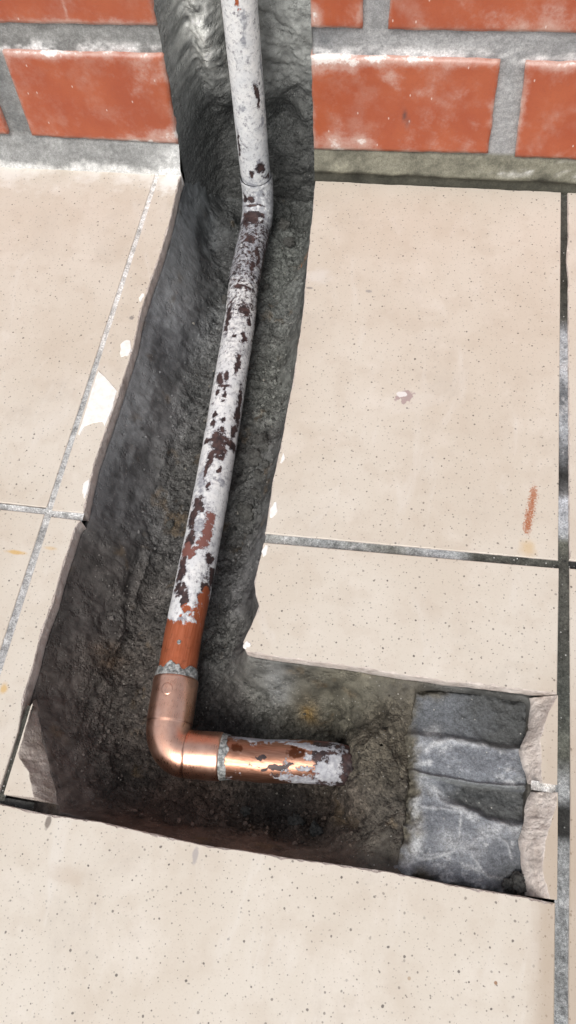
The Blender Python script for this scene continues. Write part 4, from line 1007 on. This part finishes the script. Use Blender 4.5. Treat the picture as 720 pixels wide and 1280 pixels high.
C = catmull(MAIN, 0.0008); S_all = arclen(C)
def tube_part(name, s0, s1, rad_fn, label=None):
    k = (S_all >= s0) & (S_all <= s1)
    Cp = C[k]; sp = S_all[k]
    rad = rad_fn(sp)
    G, th, N = sweep(Cp, (1, 0, 0), rad)
    S, TH = np.meshgrid(sp, th, indexing='ij')
    f = blob_fields(S, TH, MB)
    dark = np.maximum(f['D'], f['B'])
    n1 = fbm(G, 60, 3, 0.6, 91)
    flake = np.clip(np.maximum(dark, f['C']), -0.85, 0.9) * 1.15 + 0.06
    # the underside lost more paint; near the new joint all of it is gone
    under = ss(0.0, -0.9, np.sin(TH))
    flake = np.maximum(flake, -0.62 + 0.45 * under)
    jag = 0.004 * fbm(G, 110, 3, 0.6, 92)
    end = ss(0.8870, 0.8925, S + jag + 0.002 * np.sin(TH * 3))
    flake = np.maximum(flake, end * 1.4 - 0.62)
    cop = np.maximum(np.clip(f['C'] + 0.75, 0, 1), ss(0.872, 0.888, S))
    brn = np.clip(f['B'] + 0.7, 0, 1)
    side = ss(0.35, -0.25, TH) + ss(5.6, 6.2, TH)
    brn = np.maximum(brn, ss(0.86, 0.90, S) * (0.25 + 0.55 * np.clip(side, 0, 1)))
    thin = np.clip(f['G'] + 0.45, 0, 1.2)
    thin = np.maximum(thin, 1.0 * ss(0.510, 0.522, S) * ss(0.600, 0.575, S))
    thin = np.maximum(thin, 0.30 * ss(0.575, 0.60, S) * ss(0.70, 0.64, S))
    thin = np.maximum(thin, 0.80 * ss(0.462, 0.49, S) * ss(0.60, 0.55, S))
    thin = np.maximum(thin, 0.45 * np.clip(ss(0.25, -0.1, TH) + ss(5.9, 6.25, TH), 0, 1))  # right side greyed along the whole pipe: its shade put into the paint colour
    spk = 0.20 + 0.35 * ss(0.462, 0.48, S) * ss(0.53, 0.51, S) + 0.72 * ss(0.505, 0.525, S) * ss(0.64, 0.59, S) + 0.42 * ss(0.60, 0.62, S) * ss(0.70, 0.67, S) + 0.22 * ss(0.67, 0.70, S) * ss(0.80, 0.76, S) + 0.25 * np.clip(ss(0.35, 0.0, TH) + ss(5.9, 6.25, TH), 0, 1)
    spk = spk * ss(0.89, 0.88, S)
    # paint film thickness and lumpiness
    G = G + N * (0.00022 * fbm(G, 140, 4, 0.6, 93) - 0.00025 * ss(-0.15, 0.15, flake))[..., None]
    me, _ = grid_mesh(name, G, wrap=True)
    for nm, a in (('flake', flake), ('copper', cop), ('brown', brn), ('thin', thin), ('speck', spk)): attr(me, nm, a.ravel())
    kw = {'label': label} if label else {}
    return link(name, me, M_PIPE, pipe, **kw)

def rad_riser(s): return np.full(s.shape, R0)
def rad_bend(s):
    r = np.full(s.shape, 0.0139)
    r = np.where(s < 0.4672, 0.0130 + 0.0009 * ss(0.4620, 0.4672, s), r)
    r = r + 0.0002 * np.exp(-((s - 0.4678) / 0.0016) ** 2) + 0.0002 * np.exp(-((s - 0.5165) / 0.0016) ** 2)
    r = r - 0.0005 * ss(0.5165, 0.5185, s)
    return r
def rad_sleeve(s):
    return 0.0134 + 0.0002 * np.exp(-((s - 0.5795) / 0.0014) ** 2)
tube_part('riser', 0.02, 0.4660, rad_riser)
tube_part('upper_elbow', 0.4650, 0.5180, rad_bend, 'painted elbow with a raised collar where the pipe turns out of the wall')
tube_part('sleeve', 0.5170, 0.5806, rad_sleeve, 'sleeve with crumbling paint below the upper elbow')
tube_part('pipe_run', 0.5790, 0.93, rad_riser)

# stub that leaves the elbow and runs into the cement
Cs = catmull(STUB, 0.0006); ss_ = arclen(Cs)
G, th, N = sweep(Cs, (0, 0, 1), np.full(len(Cs), R0))
S, TH = np.meshgrid(ss_, th, indexing='ij')
f = blob_fields(S, TH, SB)
n1 = fbm(G, 70, 3, 0.6, 95)
paint = np.maximum(f['W'], f['G'])
paint = np.maximum(paint, ss(0.060, 0.074, S) * 0.8 - 0.45 + 0.6 * n1)
under = np.clip(np.sin(TH - math.pi / 2), 0, 1)
flake = 0.72 - np.clip(paint + 0.50, 0, 1.2) * 1.45
flake = np.maximum(flake, np.clip(f['D'] + 0.1, -1, 1))
flake = np.maximum(flake, ss(0.067, 0.078, S + 0.012 * n1) * 2.1 - 0.9)
cop = 1.0 - ss(0.050, 0.064, S + 0.004 * n1) - np.clip(f['D'] + 0.55, 0, 1) * 1.1
brn = np.clip(f['B'] + 0.55, 0, 1); brn = np.maximum(brn, 0.5 * ss(0.012, 0.0, S)); brn = np.maximum(brn, 0.6 * np.clip(ss(5.6, 5.1, TH) * ss(3.6, 4.2, TH), 0, 1))
thin = np.clip(f['G'] + 0.65, 0, 1.2); thin = np.maximum(thin, 0.55 * ss(0.055, 0.075, S)); thin = np.maximum(thin, 0.66)
spk = 0.25 + 0.35 * ss(0.06, 0.08, S)
tip = ss(0.068, 0.086, S)
G = G + N * (0.0002 * fbm(G, 140, 4, 0.6, 96) - tip * 0.0030 + tip * 0.0022 * fbm(G, 160, 3, 0.6, 97))[..., None]
me, _ = grid_mesh('stub', G, wrap=True)
for nm, a in (('flake', flake), ('copper', cop), ('brown', brn), ('thin', thin), ('speck', spk)): attr(me, nm, a.ravel())
link('stub', me, M_STUB, pipe, label='bare copper stub with flaking paint at its buried end')

# bright new elbow
A0 = np.array([-0.2302, -0.4178, -0.042]); A1 = np.array([-0.2283, -0.4460, -0.042]); Bc = np.array([-0.2270, -0.4632, -0.042]); B1 = np.array([-0.2130, -0.4628, -0.042]); B2 = np.array([-0.1912, -0.4611, -0.042])
leg1 = A0 + (A1 - A0) * np.linspace(0, 1, 50)[:, None]
d1 = (A1 - A0) / np.linalg.norm(A1 - A0); d2 = (B2 - B1) / np.linalg.norm(B2 - B1)
tq = np.linspace(0, 1, 60)[1:-1, None]
K = 0.0155; P1_, P2_ = A1 + d1 * K * 0.56, B1 - d2 * K * 0.56
arc = (1 - tq) ** 3 * A1 + 3 * tq * (1 - tq) ** 2 * P1_ + 3 * tq ** 2 * (1 - tq) * P2_ + tq ** 3 * B1
leg2 = B1 + (B2 - B1) * np.linspace(0, 1, 50)[:, None]
Ce = np.vstack([leg1, arc, leg2]); se = arclen(Ce)
sA, sB, sE = arclen(leg1)[-1], se[len(leg1) + len(arc)], se[-1]
RE_ = 0.0146
re = np.full(len(Ce), RE_) - 0.00025 * ss(sA - 0.0006, sA + 0.0012, se) * ss(sB + 0.0006, sB - 0.0012, se)
re = re - 0.00006 * np.exp(-((se - sA) / 0.0006) ** 2) - 0.00025 * np.exp(-((se - sB) / 0.0006) ** 2)
lip = np.exp(-((se - 0.0) / 0.0005) ** 2) + np.exp(-((se - sE) / 0.0005) ** 2)
re = re - 0.0005 * lip
# close the mouths down onto the pipe
head = np.array([[A0[0], A0[1], A0[2]]]); 
Ce2 = np.vstack([A0 - d1 * 0.0001, Ce, B2 + d2 * 0.0001]); re2 = np.concatenate([[R0 - 0.0006], re, [R0 - 0.0006]])
G, th, N = sweep(Ce2, (0, 0, 1), re2, 96)
se2 = np.concatenate([[0], se, [sE]])
tarn = np.exp(-((se2 - sB) / 0.0007) ** 2)[:, None] * np.ones((1, 96)) * 0.8 + 0.55 * np.exp(-((se2 - sA) / 0.0006) ** 2)[:, None]
inner = np.clip(np.sum(N * ((d2 - d1) / np.linalg.norm(d2 - d1)), -1), 0, 1) ** 3
mid = (ss(sA - 0.003, sA + 0.003, se2) * ss(sB + 0.003, sB - 0.003, se2))[:, None]
tarn = np.clip(tarn + inner * mid * 0.9 + 0.45 * ss(0.0, 0.5, fbm(G, 65, 4, 0.6, 98)), 0, 1)
G = G + N * (0.00008 * fbm(G, 90, 3, 0.5, 99))[..., None]
me, _ = grid_mesh('elbow', G, wrap=True)
attr(me, 'tarn', tarn.ravel())
elbow = link('elbow', me, M_COPPER, pipe, label='bright new copper elbow')
# stamped disc on the elbow's upper cup
ctr = A0 + d1 * 0.0098
n_up = np.array([-0.10, 0.0, 1.0]); n_up /= np.linalg.norm(n_up)
e1 = np.array([1.0, 0, 0.10]); e1 /= np.linalg.norm(e1); e2 = np.cross(n_up, e1)
rr_ = np.array([0.0, 0.0016, 0.0031, 0.0036, 0.0041]); hh = np.array([0.00015, 0.00012, 0.00028, 0.00022, -0.00040])
th = np.linspace(0, 2 * np.pi, 36, endpoint=False)
GG = np.zeros((5, 36, 3))
for i in range(5):
    for j in range(36):
        lat = rr_[i] * math.cos(th[j]); lon = rr_[i] * math.sin(th[j])
        a = lat / RE_
        GG[i, j] = ctr + d1 * lon + (n_up * math.cos(a) + e1 * math.sin(a)) * (RE_ + hh[i])
me, _ = grid_mesh('stamp', GG, wrap=True)
attr(me, 'tarn', np.repeat([0.0, 0.05, 0.0, 0.25, 0.75], 36))
link('stamp', me, M_COPPER, elbow)

def solder(Ccen, dvec, length, seed, ragged, ref, nth=96):
    """lumpy fillet that starts on the cup's mouth and dies out along the pipe"""
    n = 26
    t = np.linspace(0, 1, n)
    th = np.linspace(0, 2 * np.pi, nth, endpoint=False)
    ref = np.array(ref, float); n1 = ref - dvec * (dvec @ ref); n1 /= np.linalg.norm(n1); n2 = np.cross(dvec, n1)
    Nn = np.cos(th)[:, None] * n1 + np.sin(th)[:, None] * n2
    L = length * (1 + ragged * fbm(Nn * 0.013, 130, 3, 0.6, seed))
    G = np.zeros((n, nth, 3))
    for i in range(n):
        s = t[i] * L - 0.0004
        r = R0 + 0.0010 * (1 - t[i]) ** 0.8 + 0.00020
        if i == n - 1: r = R0 - 0.0003
        G[i] = Ccen + dvec * s[:, None] + Nn * r
    nb = fbm(G, 260, 4, 0.6, seed + 2)
    G += Nn[None] * (0.0007 * nb * (np.sin(np.pi * np.clip(t, 0.02, 0.98)) ** 0.5)[:, None])[..., None]
    me, _ = grid_mesh('solder_joint', G, wrap=True)
    return link('solder_joint', me, M_SOLDER, pipe)
solder(A0, -d1, 0.0066, 111, 1.3, (0, 0, 1))
solder(B2, d2, 0.0052, 112, 0.8, (0, 0, 1))
# grey drip blob on the cleaned copper
def lump_mesh(name, c, r, seed, sub=3, amp=0.35, sq=(1, 1, 1), freq=1.0):
    bm = bmesh.new(); bmesh.ops.create_icosphere(bm, subdivisions=sub, radius=1.0)
    V = np.array([v.co[:] for v in bm.verts])
    k = 1 + amp * fbm(V * 0.012 + seed * 0.01, 90 * freq, 4, 0.6, seed) + amp * 0.6 * fbm(V * 0.012 + seed * 0.01, 320 * freq, 3, 0.6, seed + 1)
    V = V * k[:, None] * np.array(sq) * r + np.array(c)
    for v, p in zip(bm.verts, V): v.co = p
    for fc in bm.faces: fc.smooth = True
    me = bpy.data.meshes.new(name); bm.to_mesh(me); bm.free()
    return me
link('solder_drip', lump_mesh('solder_drip', (-0.2307, -0.3965, -0.0296), 0.0014, 5, 3, 0.2, (1, 1.15, 0.5)), M_SOLDER, pipe)

# ------------------------------------------------------------------ loose cement clods and crumbs
CL = [(-0.2101, -0.2241, .0045), (-0.2095, -0.2418, .0058), (-0.2049, -0.2565, .0042), (-0.2035, -0.2341, .0036), (-0.2143, -0.2812, .0036), (-0.2092, -0.2840, .0046), (-0.2060, -0.2690, .0030),
      (-0.2324, 0.0138, .0046), (-0.2250, -0.0010, .0040), (-0.2371, -0.0560, .0028), (-0.2600, -0.2081, .0026), (-0.2700, -0.0750, .0030), (-0.2691, -0.2963, .0026), (-0.2010, -0.2490, .0028), (-0.1420, -0.4890, .0040), (-0.1290, -0.4930, .0034), (-0.1750, -0.4880, .0028), (-0.2460, -0.1600, .0022), (-0.0165, -0.5050, .0036), (-0.0215, -0.5068, .0026)]
CLAB = ['grey cement clod at the top of the heap right of the pipe', 'largest grey cement clod in the heap right of the pipe', 'grey cement clod in the heap, nearest the lower edge of the right wall',
        'small cement clod of the heap, high against the right trench wall', 'small cement clod touching the pipe just below the heap', 'rounded cement clod between the pipe and the tile joint end',
        'tiny cement clod low in the heap, near the tile joint', 'cement lump right of the pipe, just under the wall chase', 'cement lump beside the upper elbow, close to the right tile corner',
        'small cement lump right of the painted sleeve under the upper elbow', 'tiny cement clod on the left of the pipe, halfway along its run', 'small cement clod on the left of the painted sleeve',
        'tiny cement clod on the left trench floor near the left tile joint', 'tiny cement clod between the heap and the right tile edge', 'largest cement clod on the dark floor below the stub pipe', 'cement clod below the stub pipe, nearest the mortar patch',
        'small cement clod below the right cup of the bright elbow', 'tiny cement clod left of the pipe, a little below the upper elbow',
        'cement clod in the near right corner of the trench', 'small cement clod beside the one in the near right corner']
for i, (x, y, r) in enumerate(CL):
    z, _ = ground_z(x, y)
    o = bpy.data.objects.new('cement_clod', lump_mesh('cement_clod', (0, 0, 0), r * 1.1, 300 + i, 4, 0.75, (1, 1.1, 0.85)))
    COL.objects.link(o); o.data.materials.append(M_CLOD)
    o.location = (x, y, (float(z) if x < -0.08 else -0.0150) + r * 0.45); o.rotation_euler = (0, 0, random.random() * 6)
    o['label'] = CLAB[i]; o['category'] = 'clod'; o['group'] = 'loose cement clods in the trench'
z, _ = ground_z(-0.2085, -0.0307)
o = bpy.data.objects.new('brick_chip', lump_mesh('brick_chip', (0, 0, 0), 0.0024, 77, 3, 0.3, (0.8, 1.3, 0.7)))
COL.objects.link(o); o.data.materials.append(M_ORANGE); o.location = (-0.2072, -0.0320, float(z) + 0.001)
o['label'] = 'tiny orange brick chip stuck in the right side of the trench near the wall'; o['category'] = 'brick chip'

bm = bmesh.new(); bmesh.ops.create_icosphere(bm, subdivisions=1, radius=1.0)
ICO_V = np.array([v.co[:] for v in bm.verts]); ICO_F = np.array([[v.index for v in fc.verts] for fc in bm.faces]); bm.free()
rng = np.random.default_rng(5)
PX = rng.uniform(-0.310, -0.09, 60000); PY = rng.uniform(-0.512, 0.05, 60000)
z, sd = ground_z(PX, PY)
den = 0.04 + 0.75 * np.exp(-((PX + 0.155) / 0.045) ** 2 - ((PY + 0.488) / 0.013) ** 2) + 0.65 * np.exp(-((PX + 0.208) / 0.012) ** 2 - ((PY + 0.24) / 0.05) ** 2) \
      + 0.30 * np.exp(-((PX + 0.262) / 0.010) ** 2) + 0.25 * np.exp(-((PX + 0.27) / 0.04) ** 2 - ((PY + 0.47) / 0.05) ** 2) + 0.25 * np.exp(-((PX + 0.215) / 0.01) ** 2)
den *= 0.35 + 0.9 * ss(-0.3, 0.4, fbm(v3(PX, PY), 60, 3, 0.6, 120))
ok = (sd > 0.008) & (rng.random(60000) < den)
PX, PY, z = PX[ok][:11000], PY[ok][:11000], z[ok][:11000]
n = len(PX)
rad = 0.00035 + 0.0012 * rng.random(n) ** 3.0
VV = ICO_V[None] * (1 + 0.35 * rng.uniform(-1, 1, (n, len(ICO_V), 1))) * rad[:, None, None] * rng.uniform(0.7, 1.25, (n, 1, 3)) + np.stack([PX, PY, z + rad * 0.25], -1)[:, None]
FF = ICO_F[None] + (np.arange(n) * len(ICO_V))[:, None, None]
me = quads_mesh('cement_crumbs', VV.reshape(-1, 3), FF.reshape(-1, 3), False)
base = soil_colour(PX, PY) * (0.45 + 1.5 * rng.random((n, 1)) ** 1.5)
pale = rng.random((n, 1)) > 0.98
base = np.where(pale, np.array([.36, .34, .30]) * (0.5 + 0.6 * rng.random((n, 1))), base)
attr(me, 'Col', np.repeat(base, len(ICO_V), 0))
link('cement_crumbs', me, M_GRAIN, None, kind='stuff', label='fine cement crumbs scattered on the trench floor')
